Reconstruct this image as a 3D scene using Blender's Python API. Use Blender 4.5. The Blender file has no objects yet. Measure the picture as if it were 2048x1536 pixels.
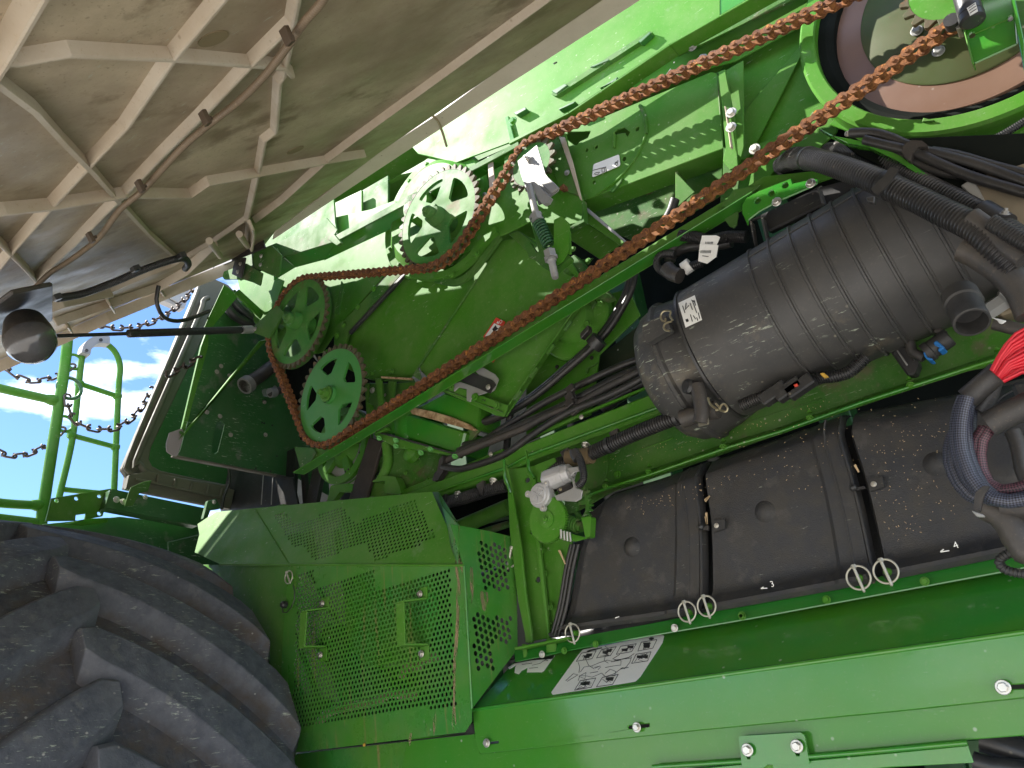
import bpy, bmesh, math, random
from mathutils import Vector, Matrix
from mathutils.geometry import delaunay_2d_cdt
random.seed(7)
SC = bpy.context.scene
COL = SC.collection
V = Vector

# ------------------------------------------------------------------ camera, sky, sun
EYE = V((0.0, -1.5, 1.40))
F = 1546.0                                   # focal length in pixels of a 2048 px wide picture
MC = Matrix(((0.75981173, 0.350711, 0.5474376), (0.6395265, -0.25162934, -0.72642173), (-0.11701272, 0.90204461, -0.4154799)))
cam_d = bpy.data.cameras.new('camera'); cam = bpy.data.objects.new('camera', cam_d); COL.objects.link(cam)
cam_d.sensor_width = 36.0; cam_d.lens = F / 2048 * 36.0; cam_d.clip_start = 0.02; cam_d.clip_end = 2000
cam.matrix_world = Matrix.Translation(EYE) @ MC.to_4x4()
SC.camera = cam

SUN = V((-0.82, -0.50, 1.05)).normalized()   # direction towards the sun
world = bpy.data.worlds.new('World'); SC.world = world; world.use_nodes = True
nt = world.node_tree; nt.nodes.clear()
out = nt.nodes.new('ShaderNodeOutputWorld'); bg = nt.nodes.new('ShaderNodeBackground')
sky = nt.nodes.new('ShaderNodeTexSky'); sky.sky_type = 'NISHITA'; sky.sun_disc = False
sky.sun_elevation = math.asin(SUN.z); sky.sun_rotation = math.atan2(SUN.x, SUN.y)
sky.air_density = 0.80; sky.dust_density = 0.0; sky.ozone_density = 6.5
tc = nt.nodes.new('ShaderNodeTexCoord'); mp = nt.nodes.new('ShaderNodeMapping'); mp.inputs['Scale'].default_value = (1, 1, 3.0)
mp.inputs['Location'].default_value = (2.7, 1.9, 0.3)
cl = nt.nodes.new('ShaderNodeTexNoise'); cl.inputs['Scale'].default_value = 2.6; cl.inputs['Detail'].default_value = 9; cl.inputs['Roughness'].default_value = .55
cr = nt.nodes.new('ShaderNodeValToRGB'); cr.color_ramp.elements[0].position = .52; cr.color_ramp.elements[1].position = .70
mx = nt.nodes.new('ShaderNodeMixRGB'); mx.inputs['Color2'].default_value = (17.0, 17.3, 18.0, 1)
L = nt.links.new
L(tc.outputs['Generated'], mp.inputs[0]); L(mp.outputs[0], cl.inputs['Vector']); L(cl.outputs[0], cr.inputs[0])
L(cr.outputs[0], mx.inputs['Fac']); L(sky.outputs[0], mx.inputs['Color1']); L(mx.outputs[0], bg.inputs[0])
bg.inputs['Strength'].default_value = 0.05
L(bg.outputs[0], out.inputs[0])
sl = bpy.data.lights.new('sun', 'SUN'); sl.energy = 2.1; sl.angle = math.radians(.53); sl.color = (1, .955, .88)
so = bpy.data.objects.new('sun', sl); COL.objects.link(so); so.rotation_euler = (-SUN).to_track_quat('-Z', 'Y').to_euler(); so.location = (-6, -8, 9)
SC.view_settings.view_transform = 'Standard'; SC.view_settings.look = 'None'; SC.view_settings.gamma = 1
SC.view_settings.use_curve_mapping = False; SC.view_settings.exposure = 2.72
SC.render.engine = 'CYCLES'; SC.cycles.max_bounces = 7; SC.cycles.diffuse_bounces = 5; SC.cycles.glossy_bounces = 3
SC.cycles.use_denoising = True; SC.cycles.caustics_reflective = False; SC.cycles.caustics_refractive = False

# ------------------------------------------------------------------ measured points: sight lines met with real planes
CR = dict(Z=(0,0,1),A=(0,0,.3418),B=(0,400,.4231),C=(480,280,.29297),D=(480,560,.29297),E=(940,180,.3418),F=(1000,0,.29297),
          G=(1448,0,.29297),H=(1248,350,.390625),I=(800,560,.29297),J=(860,860,.29297),K=(350,960,.37493),L=(0,960,.37493),
          M=(900,1086,.29297),N=(1400,1086,.31641),O=(1400,700,.32546),Q=(480,640,.29297),R=(1748,0,.14648),S=(1748,500,.14648),T=(0,0,.63477))
def PX(s):
    t = s.split(); o = CR[t[0]]; r = []
    for a in t[1:]:
        x, y = a.split(','); r.append((o[0] + o[2]*float(x), o[1] + o[2]*float(y)))
    return r
def ray(p):
    return (MC @ V((p[0]-1024, 768-p[1], -F))).normalized()
def hit(p, pl):
    """pl: ('Y', v) world plane, or (point, normal)"""
    d = ray(p)
    if isinstance(pl[0], str):
        i = 'XYZ'.index(pl[0]); return EYE + d*((pl[1]-EYE[i])/d[i])
    return EYE + d*((pl[0]-EYE).dot(pl[1])/d.dot(pl[1]))
def W(s, pl):
    if isinstance(pl, (int, float)): pl = ('Y', pl)
    return [hit(p, pl) for p in PX(s)]
def WV(s, ys):                                # one Y per point
    return [hit(p, ('Y', y)) for p, y in zip(PX(s), ys)]
def plane3(a, b, c):
    return (a, (b-a).cross(c-a).normalized())

# ------------------------------------------------------------------ materials
MATS = {}
def mat(name, col, rough=.5, metal=0.0, dust=0.0, dustcol=(.36,.30,.21), bump=0.0, bscale=60, spots=0.0, spotcol=(.6,.6,.55), col2=None, cscale=5, coat=0.0, spec=.5, streak=0.0, scratch=0.0, bevel=0.0, patch=0.0, patchcol=(.1,.05,.02), pscale=9, seed=0, radial=None, wear=0.0, wearcol=(.2,.2,.2), sth=.66):
    if name in MATS: return MATS[name]
    m = bpy.data.materials.new(name); m.use_nodes = True; n = m.node_tree; N = n.nodes; b = N['Principled BSDF']; K = n.links.new
    def new(t, **k):
        x = N.new(t)
        for a, v in k.items(): x.inputs[a].default_value = v
        return x
    geo = new('ShaderNodeNewGeometry'); off = new('ShaderNodeMapping'); off.inputs['Location'].default_value = (seed*3.1, seed*1.7, seed*.9)
    K(geo.outputs['Position'], off.inputs[0]); P = off.outputs[0]
    cur = new('ShaderNodeRGB').outputs[0]; cur.default_value = (*col, 1)
    def mixc(fac, c2, cur):
        x = N.new('ShaderNodeMixRGB'); K(fac, x.inputs['Fac']); K(cur, x.inputs['Color1'])
        if isinstance(c2, tuple): x.inputs['Color2'].default_value = (*c2, 1)
        else: K(c2, x.inputs['Color2'])
        return x.outputs[0]
    def noise(sc, det=6, ro=.6, stretch=None):
        t = new('ShaderNodeTexNoise'); t.inputs['Scale'].default_value = sc; t.inputs['Detail'].default_value = det; t.inputs['Roughness'].default_value = ro
        if stretch:
            q = new('ShaderNodeMapping'); q.inputs['Scale'].default_value = stretch; K(P, q.inputs[0]); K(q.outputs[0], t.inputs['Vector'])
        else: K(P, t.inputs['Vector'])
        return t.outputs[0]
    def ramp(f, a, bb, hi=1.0, lo=0.0):
        r = new('ShaderNodeMapRange'); r.inputs['From Min'].default_value = a; r.inputs['From Max'].default_value = bb
        r.inputs['To Min'].default_value = lo; r.inputs['To Max'].default_value = hi; K(f, r.inputs['Value']); return r.outputs[0]
    if col2: cur = mixc(ramp(noise(cscale), .38, .64), col2, cur)
    rfac = None
    if patch: cur = mixc(ramp(noise(pscale, 8, .62), .62-.12*patch, .70-.1*patch, .9), patchcol, cur)
    if dust:
        f = ramp(noise(7, 9, .7), .40, .75, dust); cur = mixc(f, dustcol, cur)
        f2 = ramp(noise(170, 3, .6), .60, .74, min(1, dust*1.1)); cur = mixc(f2, dustcol, cur); rfac = f
    if streak: cur = mixc(ramp(noise(6, 6, .65, (9, 9, .55)), .57, .74, streak), (.30,.19,.09), cur)
    if wear: cur = mixc(ramp(geo.outputs['Pointiness'], .505, .56, wear), wearcol, cur)
    if radial:                               # mud settled in the hollows between the lugs
        cx, cz, r0, r1, rc_ = radial; sp = new('ShaderNodeSeparateXYZ'); K(geo.outputs['Position'], sp.inputs[0])
        def mth(op, a, b=None):
            x = new('ShaderNodeMath'); x.operation = op
            for i, q in enumerate((a, b)):
                if q is None: continue
                if isinstance(q, (int, float)): x.inputs[i].default_value = q
                else: K(q, x.inputs[i])
            return x.outputs[0]
        dx, dz = mth('SUBTRACT', sp.outputs[0], cx), mth('SUBTRACT', sp.outputs[2], cz)
        rr = mth('SQRT', mth('ADD', mth('MULTIPLY', dx, dx), mth('MULTIPLY', dz, dz)))
        rr = mth('ADD', rr, mth('MULTIPLY', mth('SUBTRACT', noise(9, 6, .7), .5), -.05))
        cur = mixc(mth('MULTIPLY', ramp(rr, r1, r0, 1), ramp(noise(16, 8, .7), .36, .62, 1)), rc_, cur)
    if scratch:
        f = ramp(noise(26, 4, .75, (1, 1, 7)), sth, sth+.06, min(1, scratch*1.3)); g = ramp(noise(5, 2), .46, .58)
        mu = new('ShaderNodeMath'); mu.operation = 'MULTIPLY'; K(f, mu.inputs[0]); K(g, mu.inputs[1]); cur = mixc(mu.outputs[0], (.42,.46,.36), cur)
    if spots:
        vo = new('ShaderNodeTexVoronoi'); vo.inputs['Scale'].default_value = 31; K(P, vo.inputs['Vector'])
        f = ramp(vo.outputs['Distance'], .05, .11, 0, 1); g = ramp(noise(3.3, 3), .47, .6, spots)
        mu = new('ShaderNodeMath'); mu.operation = 'MULTIPLY'; K(f, mu.inputs[0]); K(g, mu.inputs[1]); cur = mixc(mu.outputs[0], spotcol, cur)
    K(cur, b.inputs['Base Color'])
    b.inputs['Metallic'].default_value = metal; b.inputs['Specular IOR Level'].default_value = spec
    b.inputs['Roughness'].default_value = rough
    r0 = ramp(noise(11, 5), .3, .7, min(1, rough*1.25+.03), rough*.8); K(r0, b.inputs['Roughness'])
    if coat: b.inputs['Coat Weight'].default_value = coat; b.inputs['Coat Roughness'].default_value = .08
    if bump:
        bu = new('ShaderNodeBump'); bu.inputs['Strength'].default_value = min(1, bump); bu.inputs['Distance'].default_value = .0022
        K(noise(bscale, 5, .6), bu.inputs['Height']); K(bu.outputs[0], b.inputs['Normal'])
    MATS[name] = m; return m

GREEN = mat('green_paint', (.056,.200,.016), .46, dust=.34, dustcol=(.21,.27,.12), bump=.05, bscale=230, spots=.6, spotcol=(.40,.48,.30), sth=.64, patch=.12, patchcol=(.10,.22,.06), pscale=16, col2=(.064,.225,.018), scratch=.7, coat=.0, spec=.14)
GREEN2 = mat('green_paint_dusty', (.055,.172,.018), .55, dust=.5, dustcol=(.17,.21,.11), bump=.06, bscale=200, spots=.9, spotcol=(.40,.40,.30), col2=(.030,.13,.020), spec=.14, scratch=.9, patch=.35, patchcol=(.12,.11,.06), sth=.62)
GREEN3 = mat('green_paint_clean_gloss', (.054,.215,.014), .18, dust=.10, dustcol=(.2,.3,.12), bump=.035, bscale=150, spots=.5, spotcol=(.5,.5,.4), col2=(.026,.22,.022), coat=.6, scratch=.25)
GREEN4 = mat('green_paint_rain_streaked', (.062,.225,.020), .28, dust=.25, dustcol=(.22,.26,.14), bump=.05, bscale=200, spots=.6, streak=.75, col2=(.03,.21,.03), scratch=.4, coat=.3)
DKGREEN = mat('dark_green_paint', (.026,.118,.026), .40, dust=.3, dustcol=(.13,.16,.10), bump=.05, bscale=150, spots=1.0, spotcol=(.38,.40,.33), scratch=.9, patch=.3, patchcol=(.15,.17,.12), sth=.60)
SPROCK = mat('sprocket_green', (.070,.26,.042), .5, spec=.12, dust=.45, dustcol=(.20,.22,.10), bump=.12, bscale=120, col2=(.035,.16,.03), patch=.3, patchcol=(.13,.10,.04), spots=.3)
RUST = mat('rust', (.20,.082,.034), .78, spec=.2, dust=.4, dustcol=(.31,.14,.06), bump=.55, bscale=260, col2=(.085,.042,.026), cscale=60, patch=.55, patchcol=(.50,.20,.045), pscale=70)
RUSTIN = mat('rust_orange', (.36,.12,.022), .8, bump=.5, bscale=220, col2=(.10,.04,.015), cscale=55)
TEETH = mat('worn_teeth', (.085,.090,.045), .55, spec=.2, bump=.3, bscale=150, col2=(.10,.075,.045), cscale=50, patch=.4, patchcol=(.15,.065,.025), pscale=45)
STEEL = mat('galvanised_steel', (.34,.34,.33), .5, metal=.35, spec=.3, dust=.5, dustcol=(.30,.28,.22), bump=.1, bscale=180, col2=(.33,.33,.32))
ZINC = mat('zinc_bolt', (.62,.60,.55), .33, metal=.85, dust=.3, dustcol=(.4,.36,.26))
PINM = mat('lynch_pin_metal', (.52,.50,.42), .4, metal=.6, dust=.3, dustcol=(.4,.36,.26))
BLACKP = mat('black_plastic', (.020,.021,.023), .38, dust=.35, dustcol=(.095,.090,.082), bump=.08, bscale=120, spots=.5, spotcol=(.30,.27,.2), scratch=.6, col2=(.028,.027,.026))
CAN = mat('black_canister_plastic', (.046,.045,.044), .52, dust=.45, dustcol=(.105,.096,.080), bump=.06, bscale=90, spots=.8, spotcol=(.26,.24,.18), scratch=1.0, patch=.45, patchcol=(.15,.125,.085), pscale=5, seed=2, sth=.60)
COVER = mat('black_cover_plastic', (.030,.032,.037), .55, dust=.32, dustcol=(.085,.078,.066), bump=.5, bscale=420, spots=.7, spotcol=(.28,.23,.15), col2=(.045,.042,.038), cscale=22, spec=.4, patch=.4, patchcol=(.066,.062,.058), pscale=19, scratch=.4)
HOSE = mat('black_rubber_hose', (.020,.020,.021), .35, dust=.35, dustcol=(.11,.098,.082), bump=.1, bscale=120, spots=.7, spotcol=(.28,.24,.17))
DUSTHOSE = mat('muddy_tape_wrap', (.036,.034,.033), .5, dust=.6, dustcol=(.13,.105,.078), bump=.5, bscale=60)
def braid_mat(name, a, b):
    m = bpy.data.materials.new(name); m.use_nodes = True; n = m.node_tree; K = n.links.new; bs = n.nodes['Principled BSDF']
    uv = n.nodes.new('ShaderNodeTexCoord'); mp_ = n.nodes.new('ShaderNodeMapping'); mp_.inputs['Rotation'].default_value = (0, 0, .785); ck = n.nodes.new('ShaderNodeTexChecker')
    ck.inputs['Scale'].default_value = 1; mp_.inputs['Scale'].default_value = (1, 1, 1); K(uv.outputs['UV'], mp_.inputs[0]); K(mp_.outputs[0], ck.inputs['Vector'])
    ck.inputs['Color1'].default_value = (*a, 1); ck.inputs['Color2'].default_value = (*b, 1); K(ck.outputs[0], bs.inputs['Base Color'])
    bu = n.nodes.new('ShaderNodeBump'); bu.inputs['Strength'].default_value = .8; bu.inputs['Distance'].default_value = .002; K(ck.outputs['Fac'], bu.inputs['Height']); K(bu.outputs[0], bs.inputs['Normal'])
    bs.inputs['Roughness'].default_value = .42; m['braid'] = 1; return m
BRAID = braid_mat('braided_sleeve', (.014,.015,.022), (.085,.092,.13)); BRAIDR = braid_mat('braided_sleeve_red', (.020,.014,.018), (.17,.07,.09))
TYRE = mat('tyre_rubber', (.046,.049,.062), .66, dust=.42, dustcol=(.135,.118,.108), bump=.55, bscale=55, col2=(.068,.069,.080), cscale=9, spots=.5, spotcol=(.33,.32,.30), patch=.35, patchcol=(.12,.085,.06), pscale=7, spec=.35)
TAN = mat('tan_fibreglass', (.52,.42,.285), .48, dust=.65, dustcol=(.20,.145,.085), bump=.06, bscale=45, col2=(.28,.215,.14), cscale=2.2, patch=.4, patchcol=(.20,.145,.085), pscale=6, spots=.4, spotcol=(.09,.06,.03), scratch=.6, sth=.62)
TANLT = mat('tan_fibreglass_lit', (.62,.55,.45), .5, dust=.25, dustcol=(.38,.30,.21), bump=.06, col2=(.54,.48,.39), spots=.7, spotcol=(.13,.08,.04))  # paler tan, bounced light on the inner edge strip put into the colour
TANRIB = mat('tan_fibreglass_rib', (.52,.45,.35), .55, dust=.35, dustcol=(.32,.22,.12), bump=.1, bscale=70, col2=(.46,.38,.28), cscale=8, spots=.4, spotcol=(.15,.09,.05))
TANDK = mat('tan_seal_frame', (.15,.135,.10), .6, dust=.4, dustcol=(.15,.13,.08), bump=.1, bscale=70, col2=(.11,.105,.08), spots=.4, spotcol=(.1,.08,.05))
BLKMET = mat('black_bracket', (.015,.015,.016), .45, dust=.45, dustcol=(.16,.13,.10), bump=.08)
WHITE = mat('label_white', (.86,.86,.82), .45, dust=.15, dustcol=(.5,.46,.38))
INK = mat('label_ink', (.02,.02,.02), .5)
REDL = mat('label_red', (.62,.06,.03), .45)
REDW = mat('red_wire', (.62,.02,.035), .33)
BLUEP = mat('blue_plastic', (.02,.16,.45), .4)
YEL = mat('yellow_tie', (.55,.33,.05), .5)
WHEELBR = mat('rusty_brown_disc', (.15,.080,.050), .42, dust=.25, dustcol=(.14,.08,.05), bump=.04, bscale=120, col2=(.17,.095,.06), spots=.2)
CHAINM = mat('safety_chain_steel', (.11,.085,.07), .5, metal=.6, bump=.3, bscale=100)
GREY = mat('grey_plastic_clamp', (.30,.30,.31), .6, bump=.2)
DARK = mat('inner_dark', (.007,.009,.007), .9, dust=.1, dustcol=(.02,.022,.018), spec=.1)  # near-black colour that paints the shade inside gaps and openings
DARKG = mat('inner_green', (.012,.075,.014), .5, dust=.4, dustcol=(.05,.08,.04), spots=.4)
RUSTED = mat('rusty_edge', (.50,.36,.20), .8, bump=.5, bscale=120, col2=(.22,.12,.05), cscale=60)
STRAW = mat('straw', (.55,.40,.22), .7)
SHINE = mat('brushed_clip', (.35,.31,.2), .35, metal=.8)

# ------------------------------------------------------------------ objects
ROOTS = []
def thing(name, label, cat, group=None):
    o = bpy.data.objects.new(name, None); COL.objects.link(o); o['label'] = label; o['category'] = cat
    if group: o['group'] = group
    o['_w'] = (0, 0, 0); ROOTS.append(o); return o
def mesh(name, vs, fs, m, parent=None, smooth=False, bev=0.0, centre=True, autos=None):
    me = bpy.data.meshes.new(name)
    c = V((0, 0, 0))
    if centre and vs:
        lo = V([min(v[i] for v in vs) for i in range(3)]); hi = V([max(v[i] for v in vs) for i in range(3)]); c = (lo+hi)/2
    me.from_pydata([tuple(V(v)-c) for v in vs], [], fs); me.materials.append(m); me.update()
    bm = bmesh.new(); bm.from_mesh(me); bmesh.ops.recalc_face_normals(bm, faces=bm.faces)
    if autos is not None:
        for f in bm.faces: f.smooth = True
        for e in bm.edges:
            if len(e.link_faces) == 2 and e.calc_face_angle(0) > autos: e.smooth = False
            elif len(e.link_faces) != 2: e.smooth = False
    elif smooth:
        for f in bm.faces: f.smooth = True
    bm.to_mesh(me); bm.free()
    return place(name, me, c, parent, bev=bev)
def place(name, me, loc, parent=None, rot=None, bev=0.0, scale=1.0):
    o = bpy.data.objects.new(name, me); COL.objects.link(o)
    w = V(loc)
    if parent is not None:
        o.parent = parent; o.location = w - V(parent['_w'])
    else: o.location = w
    if rot is not None: o.rotation_mode = 'QUATERNION'; o.rotation_quaternion = rot
    o.scale = (scale,)*3
    o['_w'] = tuple(w)
    if bev:
        b = o.modifiers.new('edge', 'BEVEL'); b.width = bev; b.segments = 1; b.limit_method = 'ANGLE'; b.angle_limit = math.radians(40)
    return o
def finish():
    for r in ROOTS:
        lo = [1e9]*3; hi = [-1e9]*3
        for c in r.children:
            w = V(c['_w'])
            if c.type == 'MESH':
                for v in c.bound_box:
                    q = w + (c.rotation_quaternion.to_matrix() @ V(v) if c.rotation_mode == 'QUATERNION' else V(v))
                    for i in range(3): lo[i] = min(lo[i], q[i]); hi[i] = max(hi[i], q[i])
            else:
                for i in range(3): lo[i] = min(lo[i], w[i]); hi[i] = max(hi[i], w[i])
        base = V(((lo[0]+hi[0])/2, (lo[1]+hi[1])/2, lo[2]))
        r.location = base
        for c in r.children: c.location = V(c['_w']) - base
    for o in bpy.data.objects:
        if '_w' in o: del o['_w']

def frame_of(pts):
    n = V((0, 0, 0))
    for i, p in enumerate(pts):
        q = pts[(i+1) % len(pts)]
        n += V(((p.y-q.y)*(p.z+q.z), (p.z-q.z)*(p.x+q.x), (p.x-q.x)*(p.y+q.y)))
    n.normalize()
    c = sum(pts, V((0, 0, 0)))/len(pts)
    if n.dot(c-EYE) < 0: n = -n              # away from the viewer
    a = V((1, 0, 0)) if abs(n.x) < .9 else V((0, 0, 1))
    ax = (a - n*a.dot(n)).normalized(); ay = n.cross(ax)
    return c, ax, ay, n
def round_poly(P, r, seg=4):
    o = []; n = len(P)
    for i in range(n):
        p, a, b = P[i], P[i-1], P[(i+1) % n]
        da, db = (a-p), (b-p); la, lb = da.length, db.length
        if la < 1e-6 or lb < 1e-6: continue
        da /= la; db /= lb
        ang = math.acos(max(-1, min(1, da.dot(db))))
        if ang > math.radians(165) or r <= 0: o.append(p); continue
        t = min(r/math.tan(ang/2), la*.45, lb*.45); s, e = p+da*t, p+db*t
        for k in range(seg+1):
            u = k/seg; o.append(s*(1-u)**2 + p*2*u*(1-u) + e*u*u)
    return o
def inside(p, poly):
    c = False; j = len(poly)-1
    for i in range(len(poly)):
        a, b = poly[i], poly[j]
        if (a.y > p.y) != (b.y > p.y) and p.x < (b.x-a.x)*(p.y-a.y)/(b.y-a.y+1e-12)+a.x: c = not c
        j = i
    return c
def slab_geo(pts, th, holes=(), rc=0.0, rh=0.0, flip=False):
    c, ax, ay, n = frame_of(pts)
    to2 = lambda p: V(((p-c).dot(ax), (p-c).dot(ay)))
    P = [to2(p) for p in pts]
    if rc: P = round_poly(P, rc)
    H = []
    for h in holes:
        q = [to2(p) for p in h]
        H.append(round_poly(q, rh) if rh and len(q) < 7 else q)
    if not H:
        v2 = P; f2 = [tuple(range(len(P)))]
        if len(P) > 4: v2, f2 = tri(P)
    else:
        pts2 = []; edges = []
        for lp in [P]+H:
            s = len(pts2); pts2 += lp; edges += [(s+i, s+(i+1) % len(lp)) for i in range(len(lp))]
        v2, es, f2, *_ = delaunay_2d_cdt(pts2, edges, [], 1, 1e-6)
        if len(H) > 40:                      # convex holes: a face whose corners all lie on one hole fills it
            lid = [0]*len(P); k_ = 0
            for q in H: k_ += 1; lid += [k_]*len(q)
            lid += [0]*(len(v2)-len(lid))
            f2 = [tuple(f) for f in f2 if not (lid[f[0]] and lid[f[0]] == lid[f[1]] == lid[f[2]])]
            f2 = [f for f in f2 if any(lid[i] for i in f) or inside(sum((v2[i] for i in f), V((0, 0)))/3, P)]
        else:
            f2 = [tuple(f) for f in f2 if not any(inside(sum((v2[i] for i in f), V((0, 0)))/len(f), h) for h in H)]
            f2 = [f for f in f2 if inside(sum((v2[i] for i in f), V((0, 0)))/len(f), P)]
    return lift(v2, f2, c, ax, ay, n, -th if flip else th)
def tri(P):
    n = len(P)
    v2, es, f2, *_ = delaunay_2d_cdt(P, [(i, (i+1) % n) for i in range(n)], [], 1, 1e-6)
    f2 = [tuple(f) for f in f2 if inside(sum((v2[i] for i in f), V((0, 0)))/len(f), P)]
    return v2, f2
def lift(v2, f2, c, ax, ay, n, th):
    N = len(v2)
    vs = [c+ax*p.x+ay*p.y for p in v2]; vs += [v+n*th for v in vs]
    fs = list(f2)+[tuple(N+i for i in reversed(f)) for f in f2]
    cnt = {}
    for f in f2:
        for i in range(len(f)):
            a, b = f[i], f[(i+1) % len(f)]
            k = (min(a, b), max(a, b)); cnt[k] = (cnt.get(k, (0,))[0]+1, a, b)
    for k, (q, a, b) in cnt.items():
        if q == 1: fs.append((b, a, a+N, b+N))
    return vs, fs
def slab(name, pts, th, m, parent=None, holes=(), rc=0.0, rh=0.0, bev=.0015, flip=False):
    vs, fs = slab_geo(pts, th, holes, rc, rh, flip)
    return mesh(name, vs, fs, m, parent, bev=bev)
class MB:
    def __init__(s): s.v = []; s.f = []
    def add(s, vs, fs):
        o = len(s.v); s.v += list(vs); s.f += [tuple(i+o for i in f) for f in fs]; return s
    def box(s, c, ax, ay, az):               # half-vectors
        c = V(c); vs = [c+ax*i+ay*j+az*k for i in (-1, 1) for j in (-1, 1) for k in (-1, 1)]
        return s.add(vs, [(0,1,3,2),(4,6,7,5),(0,4,5,1),(2,3,7,6),(0,2,6,4),(1,5,7,3)])
    def build(s, name, m, parent=None, **k): return mesh(name, s.v, s.f, m, parent, **k)
def cmr(P, n=8):
    if len(P) < 3:
        return [P[0].lerp(P[1], i/n) for i in range(n+1)]
    Q = [P[0]*2-P[1]]+P+[P[-1]*2-P[-2]]; o = []
    for i in range(1, len(Q)-2):
        a, b, c, d = Q[i-1:i+3]
        for k in range(n):
            t = k/n; o.append(.5*((2*b)+(c-a)*t+(2*a-5*b+4*c-d)*t*t+(3*b-a-3*c+d)*t**3))
    o.append(P[-1]); return o
def resample(P, step):
    L_ = [0]
    for a, b in zip(P, P[1:]): L_.append(L_[-1]+(b-a).length)
    n = max(2, int(L_[-1]/step)); o = []; j = 0
    for k in range(n+1):
        s = L_[-1]*k/n
        while j < len(L_)-2 and L_[j+1] < s: j += 1
        o.append(P[j].lerp(P[j+1], (s-L_[j])/max(1e-9, L_[j+1]-L_[j])))
    return o
def sweep(P, R, seg=12, cap=True, prof=None):
    """R: radius, or function of index"""
    n = len(P); vs = []; fs = []
    t = (P[1]-P[0]).normalized(); a = V((0, 0, 1)) if abs(t.z) < .9 else V((1, 0, 0)); u = (a-t*a.dot(t)).normalized()
    for i, p in enumerate(P):
        t = (P[min(i+1, n-1)]-P[max(i-1, 0)]).normalized(); u = (u-t*u.dot(t)).normalized(); w = t.cross(u)
        r = R(i) if callable(R) else R
        if prof: vs += [p+u*x+w*y for x, y in prof]; m = len(prof)
        else: vs += [p+(u*math.cos(2*math.pi*k/seg)+w*math.sin(2*math.pi*k/seg))*r for k in range(seg)]; m = seg
    for i in range(n-1):
        for k in range(m): fs.append((i*m+k, i*m+(k+1) % m, (i+1)*m+(k+1) % m, (i+1)*m+k))
    if cap: fs.append(tuple(range(m))[::-1]); fs.append(tuple((n-1)*m+k for k in range(m)))
    return vs, fs
def tube(name, P, r, m, parent=None, seg=12, step=.02, smooth_path=True, autos=.8):
    Q = resample(cmr(P), step) if smooth_path and len(P) > 2 else (resample(P, step*3) if len(P) == 2 else P)
    o = mesh(name, *sweep(Q, r, seg), m, parent, autos=autos)
    if 'braid' in m:
        me = o.data; uv = me.uv_layers.new(name='UVMap')
        for f in me.polygons:
            ks = [me.loops[l].vertex_index % seg for l in f.loop_indices]; wrap = max(ks)-min(ks) > seg/2
            for l, k in zip(f.loop_indices, ks):
                vi = me.loops[l].vertex_index; uv.data[l].uv = (((k+seg) if wrap and k < seg/2 else k)/seg*25.46, (vi//seg)*step/.0026)
    return o
def corr(name, P, r, m, parent=None, pitch=.006, depth=.16, seg=20, vary=None):
    Q = resample(cmr(P, 12), pitch/4)
    def rr(i):
        k = i % 4; return r*(1 if k in (0, 1) else 1-depth)*(vary(i/len(Q)) if vary else 1)
    return mesh(name, *sweep(Q, rr, seg), m, parent, autos=.5)
def circ(c, r, n=24, ax=V((1, 0, 0)), ay=V((0, 0, 1)), a0=0, a1=2*math.pi, full=True):
    k = n if full else n-1
    return [c+ax*math.cos(a0+(a1-a0)*i/k)*r+ay*math.sin(a0+(a1-a0)*i/k)*r for i in range(n)]
def lathe(c, axis, prof, seg=32):            # prof: (distance along axis, radius)
    axis = axis.normalized(); a = V((0, 0, 1)) if abs(axis.z) < .9 else V((1, 0, 0)); u = (a-axis*a.dot(axis)).normalized(); w = axis.cross(u)
    vs = []; fs = []
    for h, r in prof: vs += [c+axis*h+(u*math.cos(2*math.pi*k/seg)+w*math.sin(2*math.pi*k/seg))*max(r, 1e-5) for k in range(seg)]
    for i in range(len(prof)-1):
        for k in range(seg): fs.append((i*seg+k, i*seg+(k+1) % seg, (i+1)*seg+(k+1) % seg, (i+1)*seg+k))
    fs.append(tuple(range(seg))[::-1]); fs.append(tuple((len(prof)-1)*seg+k for k in range(seg)))
    return vs, fs
# bolts share three meshes
def make_bolt(stud):
    b = MB(); Z = V((0, 0, 1)); O = V((0, 0, 0))
    b.add(*lathe(O, Z, [(0, 1.0), (.10, 1.0), (.16, .92)], 20))
    b.add(*lathe(O, Z, [(.14, .70), (.62, .70), (.70, .58)], 6))
    if stud: b.add(*lathe(O, Z, [(.6, .36), (1.15, .36), (1.25, .28)], 12))
    me = bpy.data.meshes.new('bolt'); me.from_pydata([tuple(v) for v in b.v], [], b.f)
    bm = bmesh.new(); bm.from_mesh(me); bmesh.ops.recalc_face_normals(bm, faces=bm.faces); bm.to_mesh(me); bm.free()
    return me
BOLTS = {}
def bolt(parent, p, r=.009, m=None, n=V((0, -1, 0)), stud=False, name='bolt'):
    if name == 'bolt': r *= .68
    m = m or GREEN; key = (stud, m.name)
    if key not in BOLTS:
        me = make_bolt(stud); me.materials.append(m); BOLTS[key] = me
    q = n.to_track_quat('Z', 'X') @ Matrix.Rotation(random.uniform(0, 1), 3, 'Z').to_quaternion()
    return place(name, BOLTS[key], p, parent, rot=q, scale=r)
def bolts(parent, s, pl, r=.009, m=None, n=V((0, -1, 0)), stud=False):
    for p in W(s, pl): bolt(parent, p, r, m, n, stud)
def along(parent, a, b, ts, **k):
    for t in ts: bolt(parent, a.lerp(b, t), **k)
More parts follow.
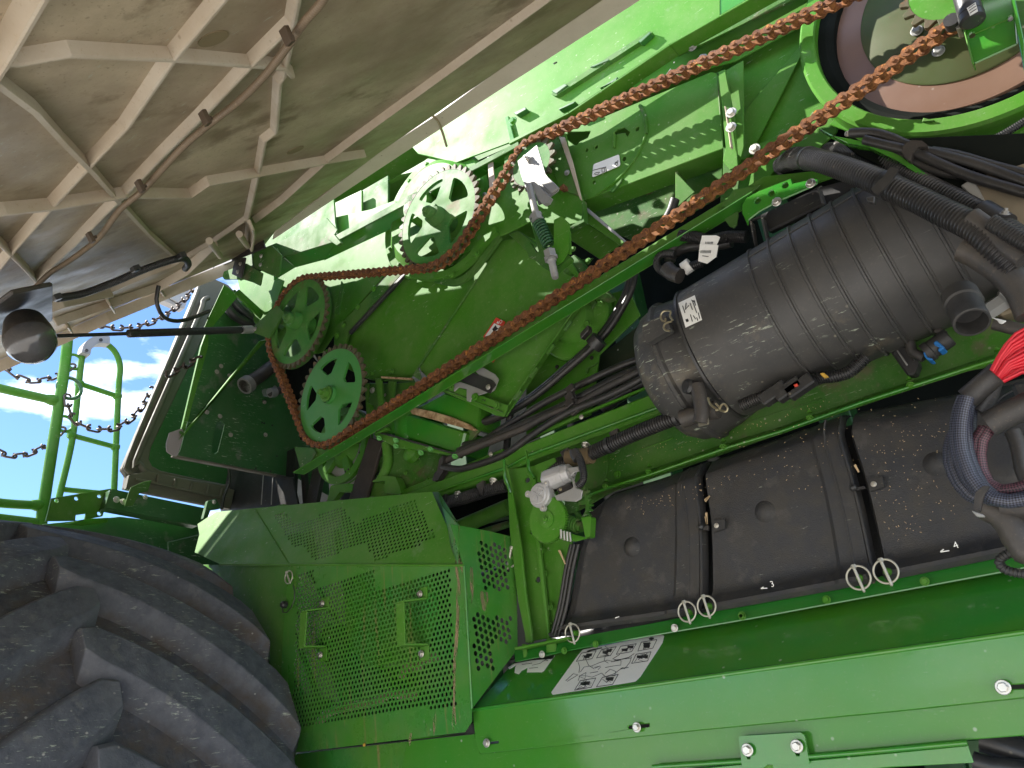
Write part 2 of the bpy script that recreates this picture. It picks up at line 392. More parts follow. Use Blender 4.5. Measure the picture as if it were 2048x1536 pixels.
def text(parent, s, pos, ax, ay, size, m, n):
    cu = bpy.data.curves.new('lettering', 'FONT'); cu.body = s; cu.size = size; cu.materials.append(m); cu.fill_mode = 'FRONT'
    o = bpy.data.objects.new('lettering', cu); COL.objects.link(o); bpy.context.view_layer.update()
    me = bpy.data.meshes.new_from_object(o); bpy.data.objects.remove(o); me.materials.clear(); me.materials.append(m)
    R_ = Matrix((ax, ay, ax.cross(ay))).transposed()
    return place('lettering', me, pos, parent, rot=R_.to_quaternion())
# ================================================================== ground
def make_ground():
    vs = []; fs = []; n = 60
    for i in range(n+1):
        for j in range(n+1):
            x = (i/n-.5)*2; y = (j/n-.5)*2
            x = math.copysign(abs(x)**2.4, x)*400; y = math.copysign(abs(y)**2.4, y)*400
            vs.append((x, y, .03*math.sin(x*1.3)*math.cos(y*.9) if abs(x) < 60 and abs(y) < 60 else 0))
    for i in range(n):
        for j in range(n): k = i*(n+1)+j; fs.append((k, k+n+1, k+n+2, k+1))
    g = mat('dry_stubble_ground', (.54,.51,.46), .9, dust=.4, dustcol=(.58,.55,.50), bump=.6, bscale=20, col2=(.47,.44,.39), cscale=2)
    o = mesh('ground', vs, fs, g, smooth=True, centre=False); o['kind'] = 'structure'
make_ground()

# ================================================================== machine body behind everything
def body():
    t = thing('machine_body', 'inner body of the harvester, dark green uprights and near-black walls painting the shade in the gaps behind hoses and sprockets', 'machine body')
    b = MB(); b.box((-1.35, 1.30, 2.4), V((3.0, 0, 0)), V((0, .05, 0)), V((0, 0, 2.0))).build('inner_wall', DARK, t)  # near-black wall, so the gaps look shaded even where sun reaches it
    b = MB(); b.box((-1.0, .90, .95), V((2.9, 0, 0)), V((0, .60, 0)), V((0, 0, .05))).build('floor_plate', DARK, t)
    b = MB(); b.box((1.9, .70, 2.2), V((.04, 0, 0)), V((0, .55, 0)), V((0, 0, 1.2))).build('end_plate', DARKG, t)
    b = MB()
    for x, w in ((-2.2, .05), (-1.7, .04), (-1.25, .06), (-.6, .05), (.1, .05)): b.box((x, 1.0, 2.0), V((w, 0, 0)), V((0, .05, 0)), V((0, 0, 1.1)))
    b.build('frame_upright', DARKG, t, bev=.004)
    slab('cross_panel', [V((-3.3,.75,1.2)), V((-2.2,.75,1.2)), V((-2.2,.75,2.6)), V((-3.0,.75,2.6))], .02, DARK, t)
    for i, z in enumerate((1.35, 1.62, 1.9)):
        tube('pipe', [V((-3.2,.68,z)), V((-1.5,.62,z+.05)), V((.2,.66,z+.1)), V((1.5,.7,z+.1))], .02, BLACKP, t)
    # drive belts running down left of the pulley
    for k, (s, w) in enumerate((("Q 350,880 330,1260", .03), ("Q 530,1010 480,1260", .035), ("Q 420,960 440,1260", .012))):
        p = W(s, .32); slab('belt', [p[0]+V((-w,0,0)), p[0]+V((w,0,0)), p[1]+V((w,0,0)), p[1]+V((-w,0,0))], .02, BLACKP, t)
    # black sheet with pale vertical slits beside the seal frame
    slab('black_sheet', W("B 1080,1260 1380,1310 1418,1480 1040,1480", .28), .01, BLACKP, t)
    for s in ("B 1245,1300 1235,1440", "B 1290,1310 1282,1440"): tube('slit_edge', W(s, .27), .002, STEEL, t, seg=6)
body()

def panel_group():
    # ---- upper side sheet behind the sprockets
    t = thing('upper_side_panel', 'green upper side sheet behind the three large sprockets, partly in sunlight', 'machine panel')
    slab('sheet', W("C -20,830 120,752 280,688 590,540 900,470 1210,352 1620,150 1900,30 1980,90 1960,500 1500,760 1100,800 690,1250 560,1450 300,1500 100,1250 -40,900", .13), .006, GREEN, t)
    slab('gusset', W("C 0,830 -60,760 0,1040 165,1195 240,1130 300,960", .09), .005, GREEN, t)
    slab('corner_gusset', W("C 70,1290 250,1130 300,1180 195,1355 80,1310", .05), .006, GREEN2, t, rc=.012)
    bolt(t, W("C 105,1290", .045)[0], .012, ZINC)
    slab('standing_strip', W("C 645,1190 675,1195 710,985 690,960", .05), .004, GREEN2, t)
    bolts(t, "C 1205,378 885,545 660,650", .03, .010, GREEN2)
    t = thing('sunlit_rear_sheet', 'bright sunlit green sheet showing between the tan side cover and the channel beam', 'machine panel')
    slab('sheet', W("C 560,470 830,340 830,570 600,700", .17), .01, GREEN, t)
    slab('sheet', W("C 805,360 1010,240 1010,520 805,620", .20), .01, GREEN2, t)
    slab('speckled_flange', W("C 60,770 120,690 350,540 640,400 650,560 665,640 300,800 100,860", .10), .008, GREEN2, t)
    slab('backing_sheet', W("C 500,620 560,500 900,300 1400,20 2000,-250 2000,300 1200,560 700,760 520,760", .62), .01, GREEN, t)
    slab('light_band', W("C 985,300 1100,235 1200,215 1390,225 1600,150 1900,20 2000,-180 1400,60", .20), .02, GREEN, t)
    slab('shade_backing', W('Z 540,600 820,520 820,800 600,880', .30), .01, DARK, t)  # near-black sheet paints the shaded interior behind the sprocket windows
    # ---- channel beam
    t = thing('channel_beam', 'long green channel beam running under the tan cover, bolted flange on top', 'beam')
    top = W("C -40,900 120,760 640,655 1210,352 1620,150 1900,18", .0); topb = W("C 120,740 590,530 1210,352", .0)
    up = W("C -60,830 120,752 280,688 590,530 665,610 640,655 1210,345 1620,155 1900,10", .0)
    lowr = W("C 1905,40 1625,190 1215,395 660,690 300,800 230,850 0,960", .0)
    slab('flange', up+lowr, .005, GREEN2, t)
    web = W("C 230,850 300,800 660,690 1215,395 1625,190 1905,40", .02); web2 = W("C 1910,130 1700,210 1180,545 575,820 380,870 230,960", .07)
    for a, b, c, d in zip(web, web[1:], web2[::-1], web2[::-1][1:]): slab('web', [a, b, d, c], .004, GREEN3, t)
    for q in ("C 130,800 80,880", ): pass
    slab('end_plate', W("C 80,800 130,755 200,740 280,800 270,900 255,940 95,870", -.02), .006, GREEN2, t, rc=.01)
    bolts(t, "C 145,795 140,855", -.022, .012, ZINC)
    slab('lug_plate', W("C 30,860 150,905 135,995 0,930", -.03), .006, GREEN2, t)
    slab('lug_plate', W("C 180,740 250,735 270,780 200,760", -.025), .006, GREEN2, t)
    bolts(t, "C 5,850 0,890", -.035, .012, ZINC)
    slab('clip', W("C 600,680 660,720 690,700 640,640", -.005), .012, GREEN2, t)
    # ---- round bearing housing behind the first sprocket
    t = thing('bearing_housing', 'round green bearing housing with hex bolts behind the upper sprocket', 'housing')
    c = W("C 1340,520", .10)[0]
    mesh('housing', *lathe(c, V((0, -1, 0)), [(0, .235), (.02, .235), (.028, .228), (.03, .20), (.05, .17), (.05, .06), (.10, .055), (.10, .0)], 64), GREEN, t, autos=.5)
    for k in range(14):
        a = 2*math.pi*k/14+.2; bolt(t, c+V((math.cos(a)*.205, -.03, math.sin(a)*.205)), .013, GREEN)
    for k in range(9):
        a = -1.9+k*.2; p = c+V((math.cos(a)*.237, -.02, math.sin(a)*.237)); q = V((-math.sin(a), 0, math.cos(a))); r = V((math.cos(a), 0, math.sin(a)))
        MB().box(p, q*.014, r*.012, V((0, .004, 0))).build('clamp_tab', GREEN, t, bev=.001)
    t2 = thing('lower_bearing_housing', 'round green bearing housing half hidden behind the left sprocket', 'housing')
    c = W("D 420,300", .11)[0]
    mesh('housing', *lathe(c, V((0, -1, 0)), [(0, .185), (.03, .185), (.035, .178), (.035, .05), (.08, .045), (.08, 0)], 56), GREEN2, t2, autos=.5)
    for k in range(10):
        a = 2*math.pi*k/10; bolt(t2, c+V((math.cos(a)*.168, -.035, math.sin(a)*.168)), .011, GREEN)
    # ---- top beam under the cover edge
    t = thing('top_beam', 'bright green top beam along the inner edge of the raised tan cover', 'beam')
    slab('upper_face', W("F -640,960 -640,760 -60,560 0,500 1340,-340 1500,-400 1500,120 1160,300 470,765 60,975 -300,1110 -560,1050", .06), .006, GREEN, t)
    slab('upper_face', W("F 1340,-80 2200,-500 2200,-300 1160,300 1300,100", .062), .006, GREEN3, t)
    a = W("F 60,960 470,762 1160,296 2200,-300", .0); b = W("F 60,985 470,775 1160,308 2200,-285", .0)
    for i in range(3): slab('edge_flange', [a[i], a[i+1], b[i+1], b[i]], .05, GREEN, t)
    rib = W("F 345,640 1015,210 1040,215 1030,235 380,655", .045); slab('stiffening_rib', rib, .02, GREEN2, t, rc=.004)
    for s in ("F 350,620 440,570 460,580 380,640", "F 610,455 740,400 745,410 640,455", "F 940,280 1020,215 1030,225 960,290", "F 90,770 170,730 180,745 110,785", "F 480,700 515,690 500,705 400,750 400,740", "F 700,590 800,525 790,550 680,600"):
        slab('slot_lip', W(s, .04), .02, DKGREEN, t)
    bolts(t, "F 90,830", .03, .022, GREEN3)
    slab('joint_strap', W("F 30,800 55,790 100,960 70,970", .05), .01, GREEN3, t)
    # sloping second face between the beam and the chain
    t = thing('long_cross_sheet', 'dark green long sheet between the top beam and the rusty chain', 'machine panel')
    slab('sheet', W("F 1155,300 1190,285 2200,-290 2200,100 1600,420 1060,560 880,640 1000,400", .10), .006, GREEN, t)
    p = W("F 1160,300 1190,370 1340,290 2200,-110 2200,-130 1345,278 1200,345", .06)
    slab('folded_lip', W("F 1162,300 1185,370 1215,378 2200,-100 2200,-300", .055), .006, GREEN2, t, rc=.004)
    bolts(t, "F 1315,320 1385,400", .05, .019, STEEL)
    bolts(t, "F 1237,312", .05, .008, WHITE)
    for s in ("F 1130,520 1165,470", "F 1185,430 1192,422"): tube('edge_gap', W(s, .05), .0016, WHITE, t, seg=5)

def plates():
    # ---- scalloped-shadow side box right of the idler
    t = thing('auger_drive_box', 'green box side with round cover outline, cut-outs and white grease label beside the idler sprocket', 'machine panel')
    H = [W("F 440,935 500,985 520,992 545,965 598,940 618,895 560,900 470,900", .08), W("F 768,1000 772,912 800,885 850,872 885,900 870,935 850,905 800,915 785,925 785,1000", .08)]
    for s, r in (("F 592,1025", .0048), ("F 655,1005", .0055), ("F 937,880", .0062), ("F 847,1084", .0062), ("F 640,1243", .0052), ("F 535,820", .005)):
        H.append(circ(W(s, .08)[0], r, 12))
    slab('side_sheet', W("F 430,930 480,1090 540,1270 560,1375 1525,1012 1500,600 1495,520 1470,495 1440,490 700,800 610,720 590,720 500,760", .08), .004, GREEN, t, holes=H)
    # sharp folded side and underside
    slab('right_fold', W("F 1470,495 1495,510 1525,1012 1530,1140", .08)[:3]+W("F 1545,1012 1520,480", .16), .003, GREEN2, t)
    slab('under_fold', W("F 560,1375 1525,1012", .08)+W("F 1560,1130 590,1470", .16), .003, GREEN, t)
    c = W("F 640,980", .078)[0]
    p0, p1, p2 = W("F 985,790 990,950 800,1240", .078)
    arc = W("F 950,715 985,790 1000,870 980,960 930,1070 870,1150 800,1225 700,1300 650,1330", .0775)
    tube('round_cover_edge', arc, .0035, GREEN, t, seg=6)
    tube('bead', W("F 955,720 990,800 998,915", .0765), .005, WHITE if False else GREEN2, t, seg=6)
    slab('curved_tab', W("F 740,1310 800,1245 835,1210 825,1240 770,1310", .072), .008, GREEN2, t)
    slab('upright_fin', W("F 765,1005 770,910 782,905 780,1000", .07), .01, GREEN, t)
    lab = slab('grease_label', W("F 637,1122 812,1053 822,1130 628,1212", .0755), .001, WHITE, t, rc=.006, bev=0)
    for s in ("F 632,1163 722,1140", "F 722,1140 726,1175", "F 640,1190 655,1178 680,1175 672,1188 648,1192", "F 695,1150 712,1146 714,1172 697,1176 695,1150", "F 783,1120 790,1108 802,1110 804,1124 792,1132 783,1120"):
        tube('print', W(s, .0745), .0009, INK, t, seg=4, smooth_path=False)
    p = W("F 786,1124", .0745)[0]; text(t, "400", p, (V((.95,0,.28))).normalized(), V((-.28,0,.95)).normalized(), .009, INK, 0)
    slab('corner_plate', W("F 380,930 480,1090 540,1270 545,1340 400,1290 330,1040", .05), .006, GREEN2, t)
    slab('torn_edge', W("F 400,930 440,935 500,1120 560,1370 545,1360 470,1130", .045), .004, TANRIB, t)
    bolts(t, "F 458,1180", .045, .013, STEEL)
    # ---- idler support plate
    t = thing('idler_support_plate', 'green triangular plate carrying the idler sprocket and spring tensioner', 'plate')
    slab('plate', W("E -60,860 40,730 180,560 330,330 560,250 600,480 660,640 668,770 560,790 480,780 350,772 80,905 -40,960", .055), .006, GREEN, t)
    slab('bracket_edge', W("E 660,640 668,770 560,830 560,812 650,755", .035), .02, GREEN2, t)
    slab('tall_flange', W("E 100,400 130,380 150,600 120,690", .03), .004, TANRIB, t)
    slab('tall_flange', W("E 205,350 245,325 262,360 215,480 190,560", .03), .004, GREEN, t)
    bolts(t, "E 285,308 112,405", .02, .013, STEEL); bolts(t, "E 85,612", .03, .011, ZINC)
    slab('small_rusty_block', W("E 520,570 545,545 552,575 525,585", .03), .02, RUST, t)
    # ---- recess under the box: inner sheet, opening, hoses, triangular gusset
    t = thing('recess_panel', 'shaded green recess panel with a mud filled opening above the chain channel', 'machine panel')
    slab('sheet', W("E 640,640 1480,330 1560,560 1000,900 660,760", .22), .005, GREEN2, t, holes=[W("E 960,560 1200,470 1205,540 1060,590 1030,560", .22)])
    slab('mud_cake', W("E 895,560 950,545 1040,560 1085,570 1050,605 985,610 960,590 910,600", .215), .02, mat('mud', (.13,.08,.045), .9, bump=1.0, bscale=60), t, rc=.01)
    tube('inner_hose', W("E 1010,560 1100,520 1210,500", .26), .011, HOSE, t)
    slab('gusset', W("E 1205,480 1320,600 1205,700", .09), .004, GREEN2, t, flip=True)
    slab('gusset', W("E 1200,475 1215,475 1215,710 1200,720", .09), .05, GREEN2, t)
    # channel going down from the plate corner to the chain
    slab('diagonal_channel', W("E 665,680 690,700 915,890 880,910 660,760", .10), .03, GREEN, t, bev=.003)
    slab('channel_lip', W("E 665,676 700,700 915,885 905,893 690,718", .085), .01, GREY, t)
    slab('lower_sheet', W("E 560,830 660,765 880,905 760,990 560,860", .14), .005, GREEN, t)
    slab('notched_strap', W("E 520,1010 720,980 640,1080", .12), .006, GREEN2, t)
    bolts(t, "E 692,1000 865,1110 605,930", .11, .013, GREEN)
    # crossing bars behind the tensioner
    slab('diagonal_bar', W("E 220,840 280,820 420,920 380,990", .08), .03, GREEN2, t, bev=.003)
    slab('long_diagonal_bar', W("E 560,990 610,960 830,1210 780,1230 540,1020", .09), .03, GREEN2, t, bev=.003)
    slab('strap', W("E 440,1000 520,1000 620,1090 600,1100", .085), .006, GREEN2, t, holes=[circ(p, .004, 8) for p in W("E 535,1035 552,1048 568,1060 585,1074", .085)])
    slab('bar_end', W("E 730,1190 760,1170 800,1190 795,1220 760,1225", .07), .02, GREEN2, t, rc=.004)
    # ---- vertical post and sunlit sheet
    t = thing('upright_post', 'upright green post with bolted edge between the green box and the large round disc', 'post')
    slab('front_face', W("F 1490,490 1535,470 1600,800 1625,1135 1570,1160 1520,1100 1540,1000", .06), .006, GREEN, t)
    slab('white_edge', W("F 1530,720 1540,725 1580,1000 1570,1010", .045), .012, TANRIB, t)
    slab('post_side', W("F 1520,490 1660,410 1665,1000 1645,1080 1620,1130", .085), .005, GREEN, t)
    bolts(t, "F 1580,770 1578,870 1740,1018", .045, .020, ZINC)
    slab('lower_foot', W("F 1525,1000 1600,1060 1640,1180 1620,1330 1520,1200", .07), .006, GREEN2, t)
    t = thing('fan_side_sheet', 'large green side sheet in sun stripes between the post and the round disc', 'machine panel')
    slab('sheet', W("F 1400,600 1650,300 2300,-150 2400,200 2300,900 2050,1130 1830,1320 1500,1450 1520,1000", .14), .006, GREEN, t)
    slab('diagonal_rib', W("F 1665,760 2060,300 2080,330 1760,960 1690,1080 1640,1090 1655,800", .125), .004, GREEN, t)
    slab('folded_corner', W("F 1750,985 1910,925 1990,1040 1915,1100 1760,1330 1690,1300 1750,1010", .105), .02, GREEN, t)
panel_group(); plates()

# ================================================================== big disc upper right
def disc():
    t = thing('large_disc_ring', 'large green ring frame around the brown disc in the upper right', 'ring frame')
    c = V((.125, .06, EYE.z+1.295))
    mesh('ring', *lathe(c, V((0, -1, 0)), [(-.06, .302), (.02, .302), (.024, .305), (.024, .332), (.018, .338), (-.06, .338), (-.06, .302)], 96), GREEN, t, autos=.5)
    mesh('rubber_lip', *lathe(c, V((0, -1, 0)), [(-.08, .268), (-.01, .270), (.0, .285), (.0, .303), (-.08, .303)], 80), DARK, t, autos=.5)
    slab('lower_web', W("G 780,780 1250,930 1800,880 2150,820 2150,940 1900,990 1500,1010 1100,960 860,900 720,850", .09), .006, GREEN, t)
    slab('web_edge', W("G 1360,800 1400,812 1440,818 1420,825 1350,830", .03), .01, GREEN2, t)
    t = thing('brown_disc', 'rusty brown disc with green centre and hex bolts behind the small sprocket', 'disc')
    c2 = V((.112, .10, EYE.z+1.287+.02))
    mesh('rim_face', *lathe(c2, V((0, -1, 0)), [(-.01, .266), (.006, .266), (.010, .262), (.010, .20)], 96), WHEELBR, t, autos=.5)
    mesh('centre_plate', *lathe(c2, V((0, -1, 0)), [(-.01, .2), (.012, .2), (.014, .196), (.016, .0)], 72), mat('green_brown_plate', (.065,.085,.03), .42, spec=.2, dust=.5, dustcol=(.09,.06,.03), bump=.04, bscale=90, col2=(.05,.07,.02), cscale=3), t, autos=.5)
    mesh('hub', *lathe(c2+V((.03, 0, .02)), V((0, -1, 0)), [(.0, .085), (.03, .085), (.034, .08), (.034, .06), (.08, .055), (.08, 0)], 40), BLKMET, t, autos=.5)
    bolts(t, "R 585,420 880,700 1850,250", .082, .019, STEEL)
    t = thing('hanging_green_bracket', 'green folded bracket with a slot hanging in front of the brown disc', 'bracket')
    slab('face', W("R 1150,60 1600,-60 1900,-60 1960,600 1370,870 1340,860", -.05), .004, GREEN3, t, holes=[circ(W("R 1340,478", -.05)[0], .005, 10), circ(W("R 1860,250", -.05)[0], .005, 10)], bev=.002)
    slab('fold', W("R 1140,100 1165,95 1365,870 1335,865", -.06), .025, GREEN, t)
    slab('fold', W("R 1860,-60 1920,-60 2060,600 2060,1050", -.07), .02, GREEN3, t)
    slab('dark_side', W("R 1900,-60 2200,-60 2200,700 2050,600", -.04), .01, GREEN2, t)
    tube('crease', W("R 1380,460 1830,265", -.053), .0012, GREEN, t, seg=5)
    t = thing('sensor', 'black cylindrical sensor with paper label pointing at the small sprocket', 'sensor')
    a, b = W("R 1220,-160 1335,250", -.08)
    d = (b-a).normalized()
    mesh('barrel', *lathe(a, d, [(0, .021), ((b-a).length*.86, .021), ((b-a).length*.88, .018), ((b-a).length*.9, .022), ((b-a).length*1.08, .022), ((b-a).length*1.12, .017)], 28), BLACKP, t, autos=.5)
    slab('sensor_label', W("R 1265,110 1385,30 1420,150 1310,215", -.103), .001, WHITE, t, bev=0)
    for s in ("R 1290,115 1380,50", "R 1300,145 1390,85", "R 1310,180 1400,120"): tube('print', W(s, -.105), .0009, INK, t, seg=4)
    slab('nut', W("R 1100,310 1180,290 1190,380 1120,400", -.06), .03, ZINC, t, rc=.003)
    mesh('gland', *lathe(W("R 1085,350", -.05)[0], V((0, -1, 0)), [(0, .014), (.02, .014)], 20), BLACKP, t, autos=.5)
disc()

# ================================================================== sprockets and chain
PITCH = .0282
def pr(n): return PITCH/(2*math.sin(math.pi/n))
SPR = []
def sprocket(name, label, x, z, n, y=0.0, holes=5, m=SPROCK, rot=0.0, th=.010, hub=.034, hublen=.045, hm=None, tm=TEETH):
    t = thing(name, label, 'sprocket', 'sprockets on the rusty chain drive'); c = V((x, y-th/2, EYE.z+z)); R_ = pr(n)
    rt, rr = R_+PITCH*.33, R_-PITCH*.30
    P = []
    for k in range(n):
        a = 2*math.pi*(k+.5)/n+rot; s = 2*math.pi/n
        for da, r in ((-.50, rr), (-.36, rr*.25+R_*.75-.002), (-.17, rt-.002), (-.08, rt), (.08, rt), (.17, rt-.002), (.36, rr*.25+R_*.75-.002)):
            P.append(c+V((math.cos(a+da*s)*r, 0, math.sin(a+da*s)*r)))
    ri = rr-.001
    vs, fs = slab_geo(P, th, [circ(c, ri, 72)]); mesh('toothed_rim', vs, fs, tm, t, bev=.0012)
    H = []
    for k in range(holes):                     # kidney shaped windows
        a = 2*math.pi*k/holes+rot+.35; w = math.pi/holes*(.72 if hublen > .02 else .60); r1, r2 = R_*(.40 if hublen > .02 else .46), R_*(.79 if hublen > .02 else .76)
        q = [c+V((math.cos(a+w*u)*r2, 0, math.sin(a+w*u)*r2)) for u in (-1, -.6, -.2, .2, .6, 1)]+[c+V((math.cos(a-w*u*.50)*r1, 0, math.sin(a-w*u*.50)*r1)) for u in (-.75, 0, .75)]
        c_, ax, ay, n_ = frame_of(q); q2 = round_poly([V(((p-c_).dot(ax), (p-c_).dot(ay))) for p in q], .012)
        H.append([c_+ax*p.x+ay*p.y for p in q2])
    vs, fs = slab_geo(circ(c+V((0, .0005, 0)), ri+.0004, 72), th-.001, H); mesh('plate', vs, fs, m, t, bev=.0012)
    if hub: 
        hm = hm or m; o = c+V((0, th, 0))
        mesh('hub', *lathe(o, V((0, -1, 0)), [(-.05, hub), (th+.004, hub), (th+.012, hub*.94), (th+hublen*.62, hub*.86), (th+hublen*.66, hub*.6), (th+hublen, hub*.58), (th+hublen+.004, hub*.5)], 40), hm, t, autos=.5)
        q = c+V((0, -hublen-.004, 0)); bolt(t, q, hub*.42, m, name='centre_bolt')
    SPR.append((c.x, c.z, R_)); return t, c
SP1 = (-1.336, 1.524); SP2 = (-2.067, 1.475); SP3 = (-1.887, 1.110); SP4 = (-.956, 1.493); SP5 = (.100, 1.272)
t1, c1 = sprocket('sprocket', 'uppermost large green sprocket with five windows, catching sun on its upper teeth', *SP1, 38, rot=.1)
slab('set_screw', circ(c1+V((.02, -.03, .02)), .005, 8), .01, SPROCK, t1)
sprocket('sprocket', 'left large green sprocket with grimy windows where the chain turns down', *SP2, 38, rot=.35)
t3, c3 = sprocket('sprocket', 'lowest large sprocket, cleaner light green with big hex nut, right of the chain bend', *SP3, 38, rot=.0, m=mat('sprocket_green_clean', (.045,.25,.040), .42, dust=.2, dustcol=(.2,.28,.12), bump=.05, bscale=120, spots=.3), hub=.032, hublen=.012)
bolt(t3, c3+V((0, -.014, 0)), .027, GREEN, stud=True, name='hex_nut')
sprocket('sprocket', 'small idler sprocket behind the grey tensioner bracket', *SP4, 17, rot=.1, holes=0, hub=.02, hublen=.02)
sprocket('sprocket', 'small toothed drive sprocket at the top right in front of the brown disc', *SP5, 19, rot=.12, holes=0, hub=.03, hublen=.03, m=GREEN)

def chain():
    # belt path: circles with a turning sense
    seq = [(SP5, pr(19), -1), (SP4, pr(17), 1), (SP1, pr(38), -1), (SP2, pr(38), 1), (SP3, pr(38), 1)]
    seq = [(V((s[0], s[1]+EYE.z)), r, d) for s, r, d in seq]
    seq[0] = (seq[0][0], seq[0][1], 1)
    def tangent(a, b):
        (c1_, r1, d1), (c2_, r2, d2) = a, b
        D = c2_-c1_; L_ = D.length; e = D/L_; n = V((-e.y, e.x))
        # centre lies to the left of travel for d=+1 (ccw)
        s = (d2*r2-d1*r1)/L_
        # unit normal m (left of travel): offset of line = -d*r
        k = math.sqrt(max(0, 1-s*s))
        m = n*k + e*s                          # left normal rotated
        return c1_-m*d1*r1, c2_-m*d2*r2
    pts = []
    T = [tangent(seq[i], seq[(i+1) % len(seq)]) for i in range(len(seq))]
    for i in range(len(seq)):
        a, b = T[i]; n = max(2, int((b-a).length/.003)); sag = .014 if i == len(seq)-1 else 0.0; pts += [a.lerp(b, k/n)-V((0, sag*4*(k/n)*(1-k/n))) for k in range(n)]
        c, r, d = seq[(i+1) % len(seq)]; p, q = b, T[(i+1) % len(seq)][0]
        a0 = math.atan2((p-c).y, (p-c).x); a1 = math.atan2((q-c).y, (q-c).x)
        da = a1-a0
        if d > 0:
            while da < 0: da += 2*math.pi
        else:
            while da > 0: da -= 2*math.pi
        n = max(2, int(abs(da)*r/.003)); pts += [c+V((math.cos(a0+da*k/n), math.sin(a0+da*k/n)))*r for k in range(n)]
    L_ = [0]
    for i in range(len(pts)): L_.append(L_[-1]+(pts[(i+1) % len(pts)]-pts[i]).length)
    tot = L_[-1]; N = int(round(tot/PITCH/2))*2; st = tot/N
    P = []; j = 0
    for k in range(N):
        s = k*st
        while L_[j+1] < s: j += 1
        P.append(pts[j].lerp(pts[(j+1) % len(pts)], (s-L_[j])/max(1e-9, L_[j+1]-L_[j])))
    print('chain links', N, 'pitch', st)
    h = .0115
    def plate2(b, y0, y1, rr, waist):
        pr_ = []
        for a in range(9): q = math.radians(90+a*22.5); pr_.append((math.cos(q)*rr-st/2, math.sin(q)*rr))
        pr_.append((0, -waist))
        for a in range(9): q = math.radians(-90+a*22.5); pr_.append((math.cos(q)*rr+st/2, math.sin(q)*rr))
        pr_.append((0, waist)); n = len(pr_)
        vs = [V((x, y0, z)) for x, z in pr_]+[V((x, y1, z)) for x, z in pr_]
        b.add(vs, [tuple(range(n)), tuple(range(2*n-1, n-1, -1))]+[(i, (i+1) % n, (i+1) % n+n, i+n) for i in range(n)])
    Y = V((0, -1, 0))
    o = MB()
    for s in (-1, 1): plate2(o, s*.0165, s*.0130, h, .0062)
    for x in (-st/2, st/2): o.add(*lathe(V((x, .0195, 0)), Y, [(0, .0045), (.0385, .0045), (.0395, .0035)], 10))
    i_ = MB()
    for s in (-1, 1): plate2(i_, s*.0125, s*.0092, h*.97, .0066)
    for x in (-st/2, st/2): i_.add(*lathe(V((x, .0092, 0)), Y, [(0, .0078), (.0184, .0078)], 12))
    def me(b, nm, m):
        q = bpy.data.meshes.new(nm); q.from_pydata([tuple(v) for v in b.v], [], b.f); q.materials.append(m)
        bm = bmesh.new(); bm.from_mesh(q); bmesh.ops.recalc_face_normals(bm, faces=bm.faces); bm.to_mesh(q); bm.free(); return q
    mo, mi = me(o, 'outer_link', RUST), me(i_, 'inner_link', mat('rust_bright', (.28,.12,.045), .82, spec=.2, dust=.4, dustcol=(.40,.18,.06), bump=.5, bscale=240, col2=(.08,.032,.015), cscale=50))
    t = thing('roller_chain', 'long rusty roller chain looping over the five sprockets', 'drive chain')
    for k in range(N):
        a, b = P[k], P[(k+1) % N]; m_ = (a+b)/2; d = (b-a)
        q = Matrix.Rotation(-math.atan2(d.y, d.x), 4, 'Y').to_quaternion()
        jit = Matrix.Rotation(random.uniform(-.03, .03), 4, 'X').to_quaternion()
        place('outer_link' if k % 2 else 'inner_link', mo if k % 2 else mi, V((m_.x, random.uniform(-.0008, .0008), m_.y)), t, rot=q @ jit)
    return P, seq, T
CH = chain()

# chain channel (steel angle along the return strand), from the bend to the right
def channel():
    t = thing('chain_guard_channel', 'long straight light green angle channel carrying the lower run of the rusty chain', 'chain guard')
    back = W("Q 1000,560 490,890 440,1005 2048,10", .03)
    pl = ('Y', .026)
    kn = W("Q 432,1006 E 0,0".split(' E')[0], pl)
    K0 = hit((606, 950), pl); K1 = hit((1504, 408), pl)                       # fold line: foot of the back wall
    B0 = hit((622, 896), pl); B1 = hit((1528, 352), pl)
    slab('back_wall', [K0, K1, hit((1700, 345), pl), hit((1736, 330), pl), B1, hit((1100, 612), pl), B0+V((0, 0, -.01))], .004, GREEN, t)
    F0 = hit((610, 925), ('Y', -.02)); 
    Fa = hit((645, 888), ('Y', -.028)); 
    # lower flange seen from below: from the fold forward
    y2 = -.016
    G0 = hit((664, 893), ('Y', y2)); G1 = hit((1470, 376), ('Y', y2))
    e0 = K0; e1 = K1
    off0 = V((0, y2-.026, 0))
    q0 = e0+off0; q1 = e1+off0
    slab('lower_flange', [e0, e1, q1+V((0.02, 0, .0)), q0], .003, GREEN3, t, bev=.001)
    slab('end_flap', [e0, hit((588, 893), ('Y', .026)), hit((628, 896), ('Y', .026)), hit((634, 905), ('Y', .02))], .003, GREEN2, t, flip=True)
    slab('end_wing', W("E 1470,680 1545,580 1700,555 1640,615 1530,690", .01), .004, GREEN2, t)
    slab('ear', W("E 1440,680 1470,690 1500,700 1560,680 1570,730 1560,790 1545,808 1520,800 1470,730", .02), .003, GREEN2, t, rc=.004)
channel()

